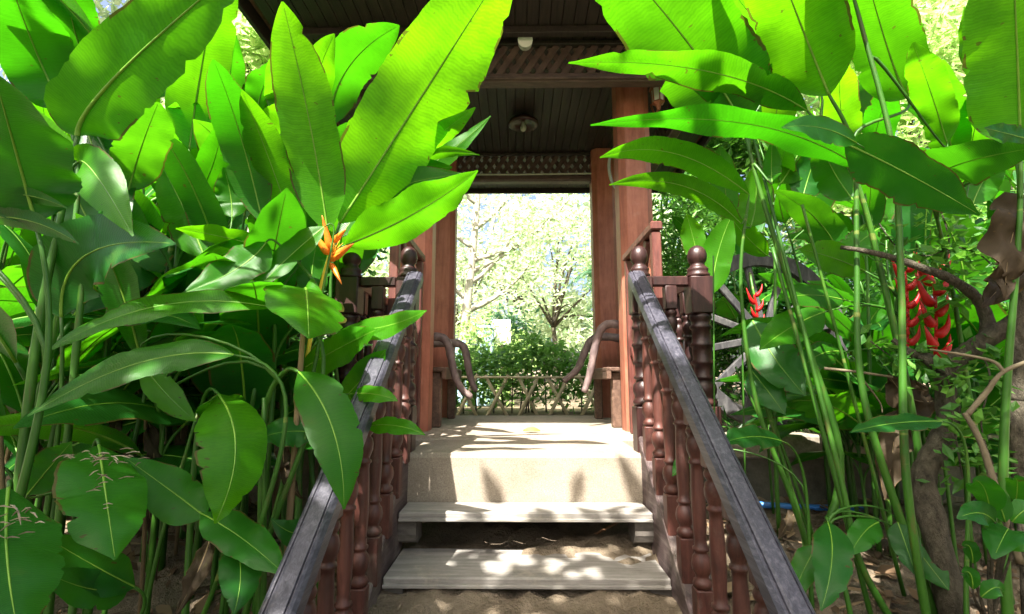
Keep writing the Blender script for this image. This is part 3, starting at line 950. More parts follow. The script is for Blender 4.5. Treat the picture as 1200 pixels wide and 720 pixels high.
S = Shoot('shoot with a long bright leaf lying almost flat and pointing left, fallen bits on it', G(300, 1.6), 1.6, r=.012)
S.lf((322, 361, 1.6), (190, 358, 1.5), (52, 414, 1.35), 30, 55, .12, .02)
S.finish()
S = Shoot('shoot with a long dark leaf lying almost flat below the bright one', G(285, 1.5), 1.5, r=.011)
S.lf((274, 416, 1.5), (165, 425, 1.42), (32, 488, 1.3), 40, 45, .15, .02)
S.lf((168, 428, 1.6), (195, 462, 1.6), (230, 494, 1.55), 34, -15, .1, .02, at_t=.8)
S.lf((182, 442, 1.75), (206, 395, 1.75), (238, 350, 1.7), 56, 5, .1, .02, at_t=.8)
S.finish()
S = Shoot('shoot with a broad pale leaf drooping towards the viewer under the orange flower', G(345, 1.75), 1.85, r=.012)
S.lf((358, 338, 1.85), (360, 352, 1.6), (362, 397, 1.42), 98, 25, .1, .02, arch=.25)
S.finish()
S = Shoot('shoot with a pale green leaf hanging straight down, centred in the lower left', G(238, 1.6), 1.62, r=.012)
S.lf((256, 462, 1.55), (276, 525, 1.4), (252, 614, 1.33), 82, 15, -.1, .02, arch=.05)
S.finish()
S = Shoot('shoot with a long leaf hooked over to hang beside the left handrail', G(318, 1.55), 1.6, r=.013)
S.lf((350, 436, 1.5), (389, 500, 1.34), (403, 597, 1.28), 66, 12, .1, .02)
S.finish([(308, 520, 1.6), (316, 462, 1.58), (336, 434, 1.54)])
S = Shoot('shoot with a torn shield-shaped leaf strewn with dry twigs', G(100, 1.4), 1.45, r=.012, mat='leaf_shaded')
S.lf((116, 522, 1.42), (124, 580, 1.28), (135, 656, 1.2), 92, 22, .05, .03, tears=.3)
S.lf((32, 580, 1.4), (58, 548, 1.38), (84, 518, 1.32), 44, 10, .1, .04, at_t=.6)
S.finish()
S = Shoot('shoot with the largest dusty leaf filling the bottom left corner', G(-30, 1.1), 1.25, r=.012, mat='leaf_shaded')
S.lf((10, 572, 1.15), (8, 650, 1.0), (24, 752, .92), 122, 20, .05, .02)
S.finish()
S = Shoot('shoot with two dark leaves crossing low beside the bottom of the left handrail', G(232, 1.5), 1.55, r=.010, mat='leaf_shaded')
S.lf((241, 606, 1.5), (200, 575, 1.48), (146, 536, 1.42), 58, 10, .1, .02)
S.lf((236, 602, 1.5), (285, 632, 1.42), (336, 676, 1.36), 48, 25, .1, .02, at_t=.9)
S.lf((276, 632, 1.48), (282, 672, 1.38), (274, 720, 1.32), 50, 5, .1, .02, at_t=.7)
S.finish()
S = Shoot('low shoot with a short leaf pointing left against the left handrail', G(372, 1.6), 1.7, r=.009, mat='leaf_shaded')
S.lf((372, 508, 1.65), (335, 506, 1.6), (300, 516, 1.52), 38, 20, .1, .03)
S.lf((372, 606, 1.65), (350, 625, 1.55), (318, 608, 1.5), 36, 10, .1, .03, at_t=.5)
S.finish()
S = Shoot('low shaded shoot with two wide dark leaves at the bottom left', G(158, 1.5), 1.5, r=.009, mat='leaf_shaded')
S.lf((158, 688, 1.5), (105, 660, 1.42), (52, 628, 1.36), 52, 30, .1, .02)
S.lf((150, 690, 1.5), (105, 690, 1.4), (48, 668, 1.3), 44, 20, .1, .02, at_t=.9)
S.finish()
S = Shoot('shoot leaning over the left handrail with striped leaves pointing right', G(382, 1.9), 1.95, r=.011)
S.lf((398, 388, 1.95), (450, 383, 1.85), (500, 364, 1.75), 30, 40, .2, .02)
S.lf((352, 434, 1.95), (398, 408, 1.9), (442, 386, 1.8), 42, 30, .15, .02, at_t=.85)
S.lf((400, 470, 1.95), (428, 440, 1.9), (452, 410, 1.85), 36, 15, .15, .02, at_t=.8)
S.lf((410, 462, 1.75), (438, 462, 1.65), (466, 470, 1.6), 22, 30, .1, .02, at_t=.5)
S.lf((430, 500, 1.75), (464, 499, 1.65), (498, 510, 1.58), 22, 30, .1, .02, at_t=.45)
S.lf((330, 440, 2.0), (270, 420, 2.0), (210, 442, 1.9), 30, 35, .1, .02, at_t=.8)
S.finish()

# ---------------- right clump ----------------
S = Shoot('tall right shoot with an enormous glowing leaf over the pavilion eave', G(905, 1.9), 1.95, r=.017)
S.lf((872, 150, 1.9), (808, 52, 1.9), (668, -110, 1.75), 140, -14, .08, .02)
S.lf((910, 66, 1.95), (885, 25, 1.95), (832, -40, 1.85), 50, -10, .15, .03, at_t=.9)
S.lf((905, 215, 1.85), (904, 195, 1.85), (905, 165, 1.8), 22, -10, .4, .01, at_t=.85)
S.finish([(985, 560, 1.95), (945, 400, 1.93), (893, 232, 1.9)])
S = Shoot('shoot with a long ragged leaf whose torn tip reaches the pavilion beam', G(1062, 1.9), 1.9, r=.016)
S.lf((946, 130, 1.8), (830, 84, 1.75), (666, 74, 1.65), 44, -32, .12, .05, tears=.4)
S.lf((1012, 200, 1.75), (880, 146, 1.7), (692, 147, 1.6), 38, -34, .12, .05, at_t=.9, tears=.4)
S.lf((958, 104, 1.85), (925, 85, 1.85), (886, 96, 1.8), 46, -10, .1, .03, at_t=.9)
S.finish([(1075, 520, 1.9), (1035, 330, 1.88), (1000, 205, 1.84)])
S = Shoot('shoot with two smooth leaves pointing left across the pink near column', G(940, 2.1), 2.1, r=.014)
S.lf((878, 228, 2.05), (790, 180, 2.0), (703, 185, 1.9), 36, -25, .15, .02)
S.lf((868, 262, 2.05), (800, 218, 2.0), (714, 217, 1.95), 28, -20, .15, .02, at_t=.95)
S.lf((880, 265, 2.1), (886, 232, 2.1), (884, 192, 2.05), 42, -10, .08, .02, at_t=.9)
S.finish([(930, 590, 2.1), (886, 470, 2.1), (868, 330, 2.08)])
S = Shoot('young shoot with two narrow pale upright leaves behind the right newel', G(838, 2.75), 2.75, r=.009)
S.lf((834, 345, 2.75), (842, 295, 2.75), (859, 250, 2.7), 38, -8, .1, .02)
S.lf((818, 305, 2.8), (812, 278, 2.8), (804, 250, 2.75), 30, 10, .1, .02, at_t=.85)
S.finish()
S = Shoot('shoot with a big straight leaf leaving the top of the photo right of centre', G(1088, 1.75), 1.8, r=.015)
S.lf((972, 112, 1.75), (935, 20, 1.72), (894, -90, 1.65), 112, -20, .1, .02)
S.lf((1064, 115, 1.8), (1038, 50, 1.8), (1000, -90, 1.7), 84, -18, .14, .02, at_t=.8)
S.finish([(1042, 570, 1.8), (1008, 440, 1.8), (1004, 300, 1.8), (1000, 175, 1.78)])
S = Shoot('tall bare green shoot with a yellow ringed stem near the top right', G(1072, 1.65), 1.7, r=.014)
S.lf((1000, -4, 1.62), (985, -50, 1.6), (960, -160, 1.55), 70, -20, .1, .02)
S.lf((1110, 168, 1.75), (1092, 112, 1.75), (1070, 50, 1.7), 46, -8, .2, .04, at_t=.75)
S.finish([(1062, 560, 1.68), (1056, 330, 1.68), (1046, 175, 1.65), (1012, 40, 1.63)])
S = Shoot('shoot with a broad dark upright leaf against the right edge', G(1160, 1.5), 1.55, r=.015)
S.lf((1196, 176, 1.45), (1192, 60, 1.42), (1184, -120, 1.35), 112, -16, .06, .02)
S.lf((1143, 92, 1.7), (1138, 55, 1.7), (1130, 8, 1.65), 22, 30, .1, .03, at_t=.9)
S.finish()
S = Shoot('shoot whose broad leaves spread flat like a canopy above the bare branches', G(1150, 2.0), 2.0, r=.013, mat='leaf_shaded')
S.lf((1090, 220, 1.65), (1118, 195, 1.55), (1222, 172, 1.3), 62, -38, .1, .03, tears=.3)
S.lf((990, 168, 1.65), (1060, 202, 1.55), (1148, 252, 1.45), 66, -30, .1, .03, at_t=.95)
S.lf((1105, 220, 1.7), (1080, 195, 1.68), (1050, 172, 1.6), 46, -20, .1, .02, at_t=.9)
S.lf((1004, 168, 1.6), (962, 150, 1.55), (916, 150, 1.5), 28, 35, .15, .03, at_t=.9)
S.lf((1215, 166, 1.4), (1185, 158, 1.38), (1154, 150, 1.35), 24, 30, .2, .05, at_t=.9)
S.finish([(1142, 500, 1.95), (1118, 350, 1.9)])
S = Shoot('shoot with bluish-green broad leaves in front of the cart wheel', G(1050, 2.2), 2.2, r=.013)
S.lf((1014, 318, 2.1), (975, 302, 2.05), (936, 292, 1.95), 40, 10, .1, .02)
S.lf((990, 352, 2.1), (950, 346, 2.05), (910, 352, 1.95), 32, 35, .1, .02, at_t=.7)
S.lf((966, 366, 2.0), (930, 382, 1.95), (890, 410, 1.85), 44, 20, .1, .03, at_t=.65)
S.lf((984, 412, 2.15), (956, 418, 2.1), (930, 444, 2.05), 34, 15, .1, .03, at_t=.6)
S.lf((1030, 268, 2.2), (1000, 290, 2.15), (962, 326, 2.1), 34, 15, .1, .02, at_t=.85)
S.finish()
S = Shoot('low shoot with two leaves hanging over the cart wheel rim beside the right newel', G(930, 2.25), 2.25, r=.011, mat='leaf_shaded')
S.lf((882, 376, 2.2), (908, 420, 2.1), (944, 464, 2.0), 56, 15, .1, .02)
S.lf((880, 434, 2.2), (898, 456, 2.12), (920, 486, 2.05), 40, 10, .1, .02, at_t=.8)
S.lf((906, 432, 2.2), (925, 420, 2.2), (940, 385, 2.1), 26, -10, .1, .02, at_t=.8)
S.finish([(935, 600, 2.25), (905, 500, 2.23), (880, 420, 2.22)])
S = Shoot('low shoot with a sunlit leaf resting over the right handrail', G(930, 1.95), 1.95, r=.009, mat='leaf_shaded')
S.lf((916, 517, 1.9), (880, 512, 1.8), (842, 522, 1.7), 28, 40, .1, .05)
S.lf((818, 528, 2.1), (804, 540, 2.0), (788, 558, 1.95), 22, 15, .1, .02, at_t=.5)
S.finish()
S = Shoot('low shoot with a single grey-green leaf lying flat in front of the bare trunk', G(1110, 1.6), 1.65, r=.008, mat='leaf_shaded')
S.lf((1104, 494, 1.6), (1050, 496, 1.5), (996, 507, 1.4), 22, 50, .1, .02)
S.finish()
S = Shoot('low shoot with dark ribbed leaves hanging at the bottom right of the handrail', G(985, 1.7), 1.75, r=.010, mat='leaf_shaded')
S.lf((970, 612, 1.7), (975, 655, 1.58), (962, 716, 1.5), 46, 10, .1, .03)
S.lf((958, 640, 1.75), (942, 668, 1.7), (924, 712, 1.62), 32, 10, .1, .02, at_t=.7)
S.lf((1030, 612, 1.8), (1012, 625, 1.75), (996, 652, 1.7), 32, 10, .1, .02, at_t=.7)
S.lf((1052, 612, 1.8), (1062, 640, 1.75), (1074, 676, 1.7), 32, 10, .1, .02, at_t=.7)
S.lf((1072, 640, 1.8), (1090, 664, 1.75), (1112, 692, 1.7), 32, 10, .1, .02, at_t=.7)
S.finish()
S = Shoot('shoot with mid-green leaves crowding under the flat canopy leaves at the right', G(1060, 2.5), 2.5, r=.012, mat='leaf_shaded')
S.lf((1085, 310, 2.45), (1085, 260, 2.4), (1090, 205, 2.35), 70, -10, .1, .02)
S.lf((940, 235, 2.5), (950, 200, 2.5), (965, 160, 2.4), 40, -10, .1, .02, at_t=.9)
S.lf((985, 300, 2.4), (955, 255, 2.4), (905, 222, 2.3), 40, -20, .1, .02, at_t=.85)
S.lf((1010, 280, 2.4), (1020, 230, 2.4), (1015, 180, 2.3), 40, -10, .1, .02, at_t=.85)
S.finish()
S = Shoot('leaning stalk with no visible leaves crossing in front of the concrete wall', G(1030, 1.8), 1.8, r=.014)
S.lf((880, 150, 1.9), (850, 110, 1.9), (800, 95, 1.8), 40, -12, .1, .02)
S.finish([(1008, 660, 1.8), (985, 560, 1.8), (945, 400, 1.84)])

# more layers at the right, at middle height
S = Shoot('shoot with overlapping mid-green leaves over the red claw flowers', G(1150, 2.3), 2.3, r=.012)
S.lf((1130, 330, 2.3), (1120, 285, 2.25), (1095, 236, 2.2), 52, -10, .1, .02)
S.lf((1150, 350, 2.35), (1168, 300, 2.3), (1172, 245, 2.2), 50, -10, .1, .02, at_t=.9)
S.lf((1150, 380, 2.35), (1125, 372, 2.25), (1100, 392, 2.15), 34, 15, .1, .02, at_t=.7)
S.lf((1160, 455, 2.3), (1185, 470, 2.2), (1212, 500, 2.1), 40, 20, .1, .02, at_t=.6)
S.lf((1160, 430, 2.3), (1190, 410, 2.25), (1225, 418, 2.2), 40, 20, .1, .02, at_t=.7)
S.finish()
S = Shoot('shoot with pale crossing leaves between the wheel and the red claw flowers', G(1010, 2.6), 2.6, r=.012)
S.lf((1008, 330, 2.6), (985, 280, 2.55), (950, 240, 2.5), 46, -10, .1, .02)
S.lf((1020, 320, 2.6), (1028, 265, 2.55), (1048, 215, 2.5), 44, -10, .1, .02, at_t=.9)
S.lf((1015, 385, 2.6), (1032, 360, 2.55), (1050, 350, 2.5), 32, 15, .1, .02, at_t=.8)
S.lf((1000, 440, 2.6), (970, 425, 2.5), (940, 402, 2.45), 36, 10, .1, .02, at_t=.6)
S.lf((1005, 470, 2.6), (1030, 440, 2.5), (1040, 400, 2.45), 34, 10, .1, .02, at_t=.5)
S.finish()
S = Shoot('shoot with yellow-green leaves standing behind the smooth left-pointing pair', G(960, 2.8), 2.8, r=.012)
S.lf((920, 262, 2.8), (912, 215, 2.75), (925, 165, 2.7), 44, -10, .1, .02)
S.lf((945, 265, 2.8), (962, 215, 2.75), (985, 178, 2.7), 44, -10, .1, .02, at_t=.9)
S.lf((900, 300, 2.8), (870, 272, 2.75), (842, 232, 2.7), 30, -10, .1, .02, at_t=.85)
S.finish()

# narrower upright blades packed behind the big ones
rnd = random.Random(91)
for lab, gx, Y, lst in (
    ('slim shoot with upright blades just left of the tallest pale leaf, at the back', 150, 2.5, [((168, 190), (186, 40)), ((150, 215), (128, 96)), ((186, 230), (206, 120))]),
    ('slim shoot with upright blades between the pale leaf and the blunt leaf', 255, 2.6, [((262, 190), (276, 40)), ((248, 225), (230, 120)), ((280, 235), (300, 130))]),
    ('slim shoot with upright blades against the roof edge, left of the upright pair', 325, 2.7, [((330, 200), (318, 66)), ((345, 220), (372, 84)), ((322, 240), (300, 150))]),
    ('slim shoot with upright blades behind the orange flower', 395, 2.6, [((392, 300), (420, 200)), ((376, 300), (352, 205)), ((410, 305), (452, 240))]),
    ('slim shoot with upright blades near the left edge above the cut stubs', 60, 2.1, [((60, 210), (40, 80)), ((78, 225), (112, 130)), ((40, 240), (12, 150))]),
    ('slim shoot with half-shaded blades in the middle of the left clump', 200, 2.3, [((196, 330), (172, 230)), ((215, 330), (246, 240)), ((180, 350), (140, 300))]),
    ('slim right shoot with upright blades behind the enormous glowing leaf', 900, 2.5, [((890, 170), (862, 30)), ((905, 180), (930, 60)), ((915, 215), (950, 130))]),
    ('slim right shoot with upright blades under the straight leaf right of centre', 1010, 2.4, [((1000, 200), (985, 70)), ((1016, 210), (1046, 96)), ((1000, 235), (962, 165))]),
    ('slim right shoot with upright blades left of the dark leaf at the edge', 1130, 2.3, [((1120, 200), (1106, 70)), ((1136, 205), (1160, 100)), ((1140, 240), (1178, 180))])):
    S = Shoot(lab, G(gx, Y), Y, r=.011)
    for i, (b, t_) in enumerate(lst):
        mx_, my_ = (b[0] + t_[0]) / 2 + rnd.uniform(-8, 8), (b[1] + t_[1]) / 2
        S.lf((b[0], b[1], Y), (mx_, my_, Y), (t_[0], t_[1], Y - .1), rnd.uniform(34, 52), rnd.choice((-22, -12, 14)), rnd.uniform(.05, .3), .03, at_t=.9 - i * .1)
    S.finish()
# ------------------------------------------------------------------ red lobster-claw heliconias
def claw_flower(label, px, y0, y1, Y, n, size, gx):
    o = Vector((gx, Y + .1, gz(gx, Y + .1)))
    t = thing('red_heliconia', o, label, 'flower')
    A, B = at(px, y0, Y), at(px + 3, y1, Y)
    mid = A + Vector((.03, .1, .12))
    path = smooth_path([o, o.lerp(mid, .5) + Vector((.02, .02, .1)), mid, A + Vector((.01, .03, .03)), A], 5)
    MB().tube(path, .007, 7).build('stem', M['stem'], t, smooth=True)
    MB().tube(smooth_path([A, (A + B) / 2 + Vector((.008, 0, 0)), B]), .006, 7).build('flower_axis', M['red'], t, smooth=True)
    for i in range(n):
        q = i / (n - 1)
        p = A.lerp(B, q)
        s = -1 if i % 2 else 1
        L = size * (1 - .35 * q) * (1 + .22 * math.sin(i * 2.7 + px))
        # boat-shaped bract: swollen keel at the axis, pointing out and up to a sharp tip
        pts = [p - Vector((0, 0, L * .10)), p + Vector((s * L * .26, -.012, L * .06)), p + Vector((s * L * .44, -.02, L * .38)), p + Vector((s * L * .56, -.018, L * .86))]
        pts = smooth_path(pts, 4)
        k = len(pts)
        rr = [max(.001, size * .19 * (min(1, (j / (k-1)) / .25 + .25)) * (1 - (j / (k-1))) ** .85) for j in range(k)]
        m = MB().tube(pts, rr, 8)
        m.build('bract', M['red'], t, smooth=True)
    return t
claw_flower('longer left red claw flower of zigzag bracts hanging behind green stalks', 1060, 316, 412, 2.05, 10, .10, 1.62)
claw_flower('stout right red claw flower hanging under the bare branch', 1093, 318, 416, 1.95, 9, .125, 1.68)
claw_flower('small red claw flower in front of the cart wheel spokes', 884, 346, 380, 2.7, 5, .085, 1.36)

# ------------------------------------------------------------------ cart wheel
def wheel(cx, cz, Y, rad, label, tilt):
    c = Vector((cx, Y, cz))
    t = thing('cart_wheel', c + Vector((0, 0, -rad)), label, 'wheel')
    Rm = Matrix.Rotation(tilt, 4, 'Z')
    def W(x, y, z): return c + (Rm @ Vector((x, y, z)))
    n = 56
    sec = [(rad, -.035), (rad, .035), (rad - .10, .028), (rad - .10, -.028)]
    vs, fs = [], []
    rnd = random.Random(5)
    for i in range(n):
        a = 2 * math.pi * i / n
        j = 1 + rnd.uniform(-.006, .006)
        for r, d in sec: vs.append(W(r * j * math.cos(a), d, r * j * math.sin(a)))
    for i in range(n):
        for k in range(4):
            fs.append((i*4+k, i*4+(k+1) % 4, ((i+1) % n)*4+(k+1) % 4, ((i+1) % n)*4+k))
    MB().add(vs, fs).build('rim', M['cart'], t)
    MB().tube([W(0, -.15, 0), W(0, -.12, 0), W(0, -.05, 0), W(0, .05, 0), W(0, .15, 0)], [.05, .07, .095, .095, .06], 16).build('hub', M['cart'], t)
    for k in range(12):
        a = 2 * math.pi * (k + .35) / 12
        MB().bar(W(.08 * math.cos(a), 0, .08 * math.sin(a)), W((rad - .07) * math.cos(a), 0, (rad - .07) * math.sin(a)), .05, .032, .006, 0, (0, 1, 0)).build('spoke', M['cart'], t)
c = at(896, 396, 3.5)
wheel(c.x, c.z, 3.5, .615, 'old grey wooden cart wheel standing behind the low wall', R(8))

# ------------------------------------------------------------------ bare branching shrub at the right
t = thing('gnarled_shrub', at(1100, 700, 1.75), 'small gnarled tree with bare grey trunk and crooked branches at the right', 'tree')
def limb(pts, r0, r1, name, mat='bark', n=10):
    p = smooth_path([at(*q) for q in pts], 6)
    k = len(p)
    rnd = random.Random(len(p) * 31 + int(pts[0][0]))
    rr = [(r0 + (r1 - r0) * i / (k-1)) * (1 + rnd.uniform(-.08, .1)) for i in range(k)]
    return MB().tube(p, rr, n).build(name, M[mat], t, smooth=True)
limb([(1128, 780, 1.75), (1112, 690, 1.75), (1092, 610, 1.78), (1082, 560, 1.8), (1096, 530, 1.8), (1110, 495, 1.8), (1108, 450, 1.8), (1104, 425, 1.8)], .044, .030, 'trunk')
limb([(1104, 440, 1.8), (1124, 420, 1.78), (1150, 402, 1.74), (1175, 386, 1.7), (1215, 356, 1.65)], .034, .024, 'branch')
limb([(1150, 404, 1.75), (1158, 385, 1.75), (1152, 362, 1.75), (1140, 345, 1.74), (1112, 326, 1.72), (1080, 314, 1.72), (1045, 302, 1.74), (1012, 294, 1.76), (985, 290, 1.8)], .024, .007, 'branch')
limb([(1104, 432, 1.8), (1086, 420, 1.82), (1064, 412, 1.84), (1046, 398, 1.86)], .026, .009, 'branch')
limb([(1190, 470, 1.7), (1196, 420, 1.68), (1192, 380, 1.66), (1200, 340, 1.64)], .024, .018, 'branch')
limb([(1215, 800, 1.7), (1205, 640, 1.7), (1195, 540, 1.7), (1190, 470, 1.7)], .026, .023, 'trunk')
t2 = t
t = thing('dry_stick', at(1180, 640, 1.5), 'pale dry forked stick leaning at the right in front of the gnarled trunk', 'stick')
limb([(1196, 660, 1.45), (1172, 590, 1.45), (1150, 520, 1.46), (1130, 484, 1.48)], .010, .007, 'stick_shaft', 'stick', 7)
limb([(1134, 486, 1.48), (1156, 460, 1.46), (1176, 436, 1.44), (1215, 420, 1.42)], .008, .005, 'side_twig', 'stick', 7)
limb([(1176, 436, 1.44), (1164, 424, 1.45), (1130, 416, 1.48), (1090, 410, 1.5)], .006, .003, 'side_twig', 'stick', 6)
t = thing('fallen_stick', at(985, 435, 1.9), 'thin straight pale stick caught across the leaves beside the wheel', 'stick')
limb([(966, 432, 1.9), (1004, 436, 1.88), (1046, 442, 1.86)], .006, .004, 'stick_shaft', 'stick', 6)
limb([(1004, 436, 1.88), (1030, 470, 1.9), (1034, 484, 1.9)], .004, .002, 'side_twig', 'stick', 6)

# ------------------------------------------------------------------ dry hanging leaves
def dry_leaf(label, b, m, tp, wpx, roll, seed, mat='leaf_dry', sub=None, fold=.7, wave=.14):
    B, Mm, T = at(*b), at(*m), at(*tp)
    hw = wpx / 2 * Mm.y / FPX / max(.3, math.cos(R(abs(roll))))
    g = leaf_geo(bez2(B, Mm, T, 34), hw, R(roll), True, fold, wave, seed, tears=.3, arch=.6, rib=.0025, crumple=hw * .09)
    o = g.build('dry_leaf', [M[mat], M['stem_dry']], origin=B, smooth=True)
    return tag(o, label, 'leaf')
dry_leaf('large curled brown leaf hanging at the right edge', (1222, 230, 1.55), (1190, 266, 1.5), (1178, 350, 1.5), 50, -25, 5)
dry_leaf('brown leaf hanging behind the pale forked stick', (1200, 300, 1.65), (1178, 330, 1.62), (1150, 360, 1.6), 34, -10, 15)
dry_leaf('crumpled dry leaf hanging left of the gnarled trunk', (1052, 480, 2.0), (1046, 530, 1.97), (1038, 585, 1.95), 32, 10, 6)
dry_leaf('dark shrivelled leaf curled behind the gnarled trunk', (1094, 470, 1.95), (1066, 466, 1.92), (1042, 440, 1.9), 40, -10, 9)
dry_leaf('narrow dry leaf hanging low in the left clump', (246, 632, 1.5), (232, 670, 1.45), (204, 724, 1.4), 20, 10, 10)
dry_leaf('pale brown leaf lying below the blue pipe', (934, 598, 2.3), (924, 612, 2.25), (912, 632, 2.2), 12, 20, 11)
dry_leaf('wide brown leaf hanging behind the stalks in the left clump', (176, 330, 2.2), (166, 350, 2.2), (148, 366, 2.1), 26, -10, 12)
dry_leaf('long brown sheath drooping between shaded stalks at the lower left', (160, 452, 2.0), (176, 520, 2.0), (186, 560, 2.0), 22, 10, 13)

rnd = random.Random(61)
for i in range(16):
    px, py, Y = rnd.uniform(20, 350), rnd.uniform(455, 600), rnd.uniform(1.75, 2.3)
    dry_leaf('narrow dry brown husk hanging among the stalks of the left clump', (px, py, Y), (px + rnd.uniform(-8, 8), py + 40, Y - .02), (px + rnd.uniform(-22, 22), py + rnd.uniform(70, 110), Y), rnd.uniform(9, 17), rnd.uniform(-30, 30), 200 + i)['group'] = 'dry husks in the left clump'

# ------------------------------------------------------------------ small broad-leaved shrub in the right corner
t = thing('leafy_shrub', at(1165, 720, 1.35), 'small shrub with glossy crinkled leaves in the bottom right corner', 'shrub')
stm = MB()
root = at(1165, 780, 1.4)
for i, (b, tp, wd) in enumerate((((1160, 600, 1.3), (1140, 562, 1.25), 30), ((1166, 612, 1.3), (1122, 608, 1.25), 26), ((1178, 612, 1.3), (1150, 578, 1.3), 24), ((1182, 620, 1.3), (1164, 655, 1.22), 34), ((1186, 612, 1.3), (1212, 600, 1.3), 26), ((1190, 590, 1.35), (1188, 560, 1.3), 22),
                              ((1140, 690, 1.3), (1128, 672, 1.3), 16), ((1150, 700, 1.3), (1176, 694, 1.3), 18), ((1140, 660, 1.35), (1128, 640, 1.35), 16), ((1185, 645, 1.3), (1210, 640, 1.3), 22))):
    B, T = at(*b), at(*tp)
    Mm = (B + T) / 2 + Vector((0, -.01, .02))
    g = leaf_geo(bez2(B, Mm, T, 10), wd / 2 * 1.3 / FPX, R(20), True, .15, .05, i + 40, nu=6, tears=0, rib=.0015)
    g.build('leaf', [M['leaf_shaded'], M['rib']], t, smooth=True)
    stm.tube(bez3(root, root + Vector((0, 0, .15)), B + Vector((.01, .02, -.05)), B, 8), [.006, .006, .005, .005, .004, .004, .003, .003, .002], 6)
stm.build('stem', M['bark'], t, smooth=True)


# dry twigs and petals fallen on two of the lower left leaves
rnd = random.Random(77)
mb = MB()
for n_, (cx, cy, sx_, sy_, Y) in ((26, (118, 536, 34, 7, 1.31)), (12, (120, 575, 22, 22, 1.25)), (16, (22, 612, 26, 20, 1.02))):
    for i in range(n_):
        p = at(cx + rnd.gauss(0, sx_ * .6), cy + rnd.gauss(0, sy_ * .6), Y)
        a = rnd.gauss(.1, .5)
        d = Vector((math.cos(a), -.25, math.sin(a) * .6)) * rnd.uniform(.012, .03)
        mb.tube([p - d, p + Vector((0, 0, .003)), p + d], [.0008, .0018, .0006], 4)
M['bits'] = smallleaf('dry bits', [(0, (.10, .07, .05)), (.6, (.24, .19, .14)), (1, (.38, .33, .26))], (.2, .15, .1), .05, .8)
tag(mb.build('dry_twigs', M['bits']), 'dry twigs and petals lying on the lower left leaves', kind='stuff')
# ------------------------------------------------------------------ shoots that fill the two clumps
def make_proc(seed, h, nleaf, spread, label, group, dark=False):
    rnd = random.Random(seed)
    o = Vector((0, 0, 0))
    t = thing('heliconia_shoot', o, label, 'plant', group)
    lean = Vector((rnd.uniform(-.12, .12), rnd.uniform(-.12, .12), 0))
    top = o + lean + Vector((0, 0, h * .62))
    path = bez3(o, o + Vector((0, 0, h * .25)), top - Vector((0, 0, h * .2)), top, 14)
    st_ = MB().tube(path, [.016 * (1 - .5 * i / 14) for i in range(15)], 7)
    az0 = rnd.uniform(0, 6.28)
    for k in range(nleaf):
        a = az0 + (k % 2) * math.pi + rnd.uniform(-.5, .5)
        i = int((.45 + .55 * k / max(1, nleaf - 1)) * 14)
        A = path[i]
        d = Vector((math.cos(a), math.sin(a), 0))
        pl = rnd.uniform(.15, .4)
        L = rnd.uniform(.6, 1.0)
        tilt = rnd.uniform(.45, 1.25) if k > nleaf // 2 else rnd.uniform(-.1, .8)
        up = Vector((0, 0, 1))
        B = A + d * pl * .35 + up * pl
        D = d * math.cos(tilt) + up * math.sin(tilt)
        T = B + D * L - up * rnd.uniform(0, .25) * L
        Mm = B + D * L * .5 + up * .05
        pth = bez2(B, Mm, T, 16)
        g = leaf_geo(pth, rnd.uniform(.085, .14), rnd.uniform(-.5, .5), False, .12, .02, seed * 17 + k, nu=8, rib=.006)
        g.build('leaf', [M['leaf_shaded'], M['rib']], t, smooth=True)
        T0 = (pth[1] - pth[0]).normalized()
        p = bez3(A, A + up * pl * .4, B - T0 * pl * .4, B, 8)
        st_.tube(p, [.009 + (.006 - .009) * q / 8 for q in range(9)], 6)
    st_.build('stem', M['stem'], t, smooth=True)
    return t
def place(proto, used, x, y, rz, sc, label, group):
    o = proto if not used[0] else copy_tree(proto)
    used[0] = True
    o.location = (x, y, gz(x, y) - .02)
    o.rotation_euler = (0, 0, rz)
    o.scale = (sc, sc, sc)
    o['_o'] = tuple(o.location)
    tag(o, label, None, group)
GL, GR = 'heliconia shoots filling the left clump', 'heliconia shoots filling the right clump'
LL = 'tall green heliconia shoot among the stalks deep in the left clump, behind the front leaves'
LR = 'tall green heliconia shoot crowding the back of the right clump, behind the front leaves'
protos = [[make_proc(s_, h, n, 1, LL, GL), [False]] for s_, h, n in ((1, 2.6, 5), (2, 2.9, 6), (3, 2.2, 5), (4, 1.7, 4), (5, 2.5, 5), (6, 3.0, 6))]
rnd = random.Random(21)
spots = []
for i in range(300):
    if len(spots) >= 46: break
    y = rnd.uniform(2.1, 5.2)
    x = -rnd.uniform(.95 if y < 2.85 else 1.75, 1.2 + y * 1.05)
    if all((x-a)**2 + (y-b)**2 > .09 for a, b in spots): spots.append((x, y))
for i, (x, y) in enumerate(spots):
    pr, us = protos[i % 6]
    place(pr, us, x, y, rnd.uniform(0, 6.28), rnd.uniform(.85, 1.12), LL, GL)
spots = []
for i in range(300):
    if len(spots) >= 26: break
    y = rnd.uniform(2.5, 5.5)
    x = rnd.uniform(max(2.2, y * .93), 1.2 + y * 1.05)
    if abs(y - 3.0) < .15: continue
    if all((x-a)**2 + (y-b)**2 > .09 for a, b in spots): spots.append((x, y))
for i, (x, y) in enumerate(spots):
    pr, us = protos[(i + 2) % 6]
    place(pr, us, x, y, rnd.uniform(0, 6.28), rnd.uniform(.85, 1.1), LR, GR)
